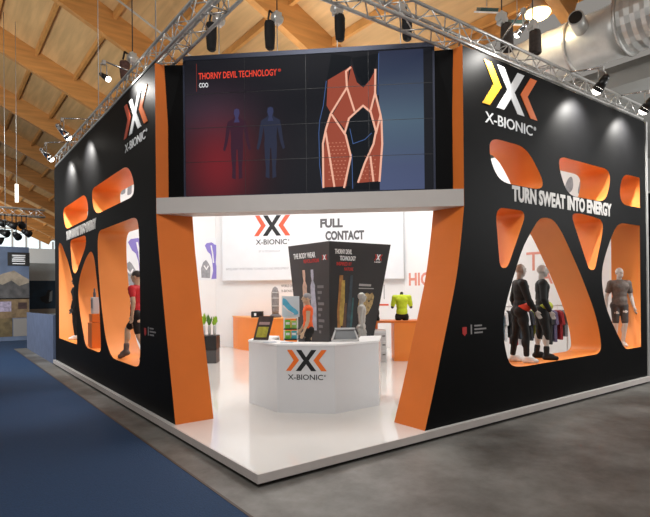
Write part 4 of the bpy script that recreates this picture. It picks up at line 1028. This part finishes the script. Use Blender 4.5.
# ================================================================== LIGHT
w = bpy.data.worlds.new('World'); S.world = w; w.use_nodes = True
bg = w.node_tree.nodes['Background']; bg.inputs['Color'].default_value = (1,.93,.85,1); bg.inputs['Strength'].default_value = .27
def area(name, loc, aim, sx_, sy_, watts, col=(1,1,1)):
    l = bpy.data.lights.new(name,'AREA'); l.shape = 'RECTANGLE'; l.size = sx_; l.size_y = sy_; l.energy = watts; l.color = col
    o = bpy.data.objects.new(name, l); C.objects.link(o); o.location = loc
    o.rotation_euler = (Vector(aim)-Vector(loc)).to_track_quat('-Z','Y').to_euler(); return o
# unseen area fills added above the open-topped interior, in place of truss spotlights
area('booth_fill', (3.9,8.6,6.6), (3.9,8.6,0), 3.5, 3.5, 250, (1,.98,.96))
area('booth_fill', (7.3,5.6,6.6), (7.3,5.6,0), 3.5, 3.5, 250, (1,.98,.96))
area('booth_fill', (3.4,4.6,6.6), (3.2,3.8,0), 2.0, 2.0, 85, (1,.98,.96))
# unseen fill lights added in front of the booth, without any fixture
area('front_fill', (-4.5,-5.0,9.5), (2,2,2.0), 3, 3, 210, (1,.97,.93))
area('front_fill', (-2.2,-2.6,7.6), (.6,.4,0), 2, 2, 225, (.98,.99,1))
area('front_fill', (3.5,-7.0,8.5), (3,1,1.0), 3, 3, 20, (1,.95,.88))
# unseen upward fills added to brighten the timber roof
area('roof_fill', (4.6,7.2,6.75), (4.6,7.2,12), 4, 4, 150, (.96,.98,1))
area('roof_fill', (-9,20,2.0), (3,32,11), 6, 6, 680, (1,.95,.88))
area('roof_fill', (-8,48,2.0), (3,58,11), 6, 6, 680, (1,.97,.93))
area('aisle_fill', (-7,58,3.0), (3,72,5.5), 5, 4, 1600, (.95,.98,1))  # unseen fill added to brighten the far end wall
area('aisle_fill', (-5,12,6.5), (-1.5,22,2.2), 3, 3, 1000, (.95,.98,1))  # unseen fill added for the far mural panels
l = bpy.data.lights.new('carpet_fill','SPOT'); l.energy = 1100; l.spot_size = math.radians(26); l.spot_blend = 1; l.color = (.85,.93,1); l.shadow_soft_size = .3  # added spot that makes the lighter carpet patch, no fixture
lo = bpy.data.objects.new('carpet_fill', l); C.objects.link(lo); lo.location = (-2.6,7.5,9.5); lo.rotation_euler = (Vector((-1.5,6.3,0))-Vector(lo.location)).to_track_quat('-Z','Y').to_euler()
area('aisle_fill', (13,-6,5.0), (14,4,7.5), 4, 2, 800, (1,1,1))  # unseen fill added for the grey side-aisle ceiling

# ================================================================== CAMERA
cam = bpy.data.cameras.new('camera'); co = bpy.data.objects.new('camera', cam); C.objects.link(co)
cam.sensor_fit = 'HORIZONTAL'; cam.sensor_width = 36; cam.lens = 522.02/650*36; cam.shift_y = 30.168/650; cam.clip_end = 300
yaw, roll, pitch = -.641, -.0098, .0017
f = Vector((-math.sin(yaw)*math.cos(pitch), math.cos(yaw)*math.cos(pitch), math.sin(pitch)))
r0 = Vector((math.cos(yaw), math.sin(yaw), 0)); u0 = r0.cross(f)
r = r0*math.cos(roll)+u0*math.sin(roll); u = u0*math.cos(roll)-r0*math.sin(roll)
m = Matrix((r,u,-f)).transposed().to_4x4(); m.translation = (-2.8522,-5.1033,2.2); co.matrix_world = m
S.camera = co
S.view_settings.view_transform = 'Standard'; S.view_settings.look = 'None'; S.view_settings.exposure = 0; S.view_settings.gamma = 1
try: S.view_settings.use_curve_mapping = False
except Exception: pass
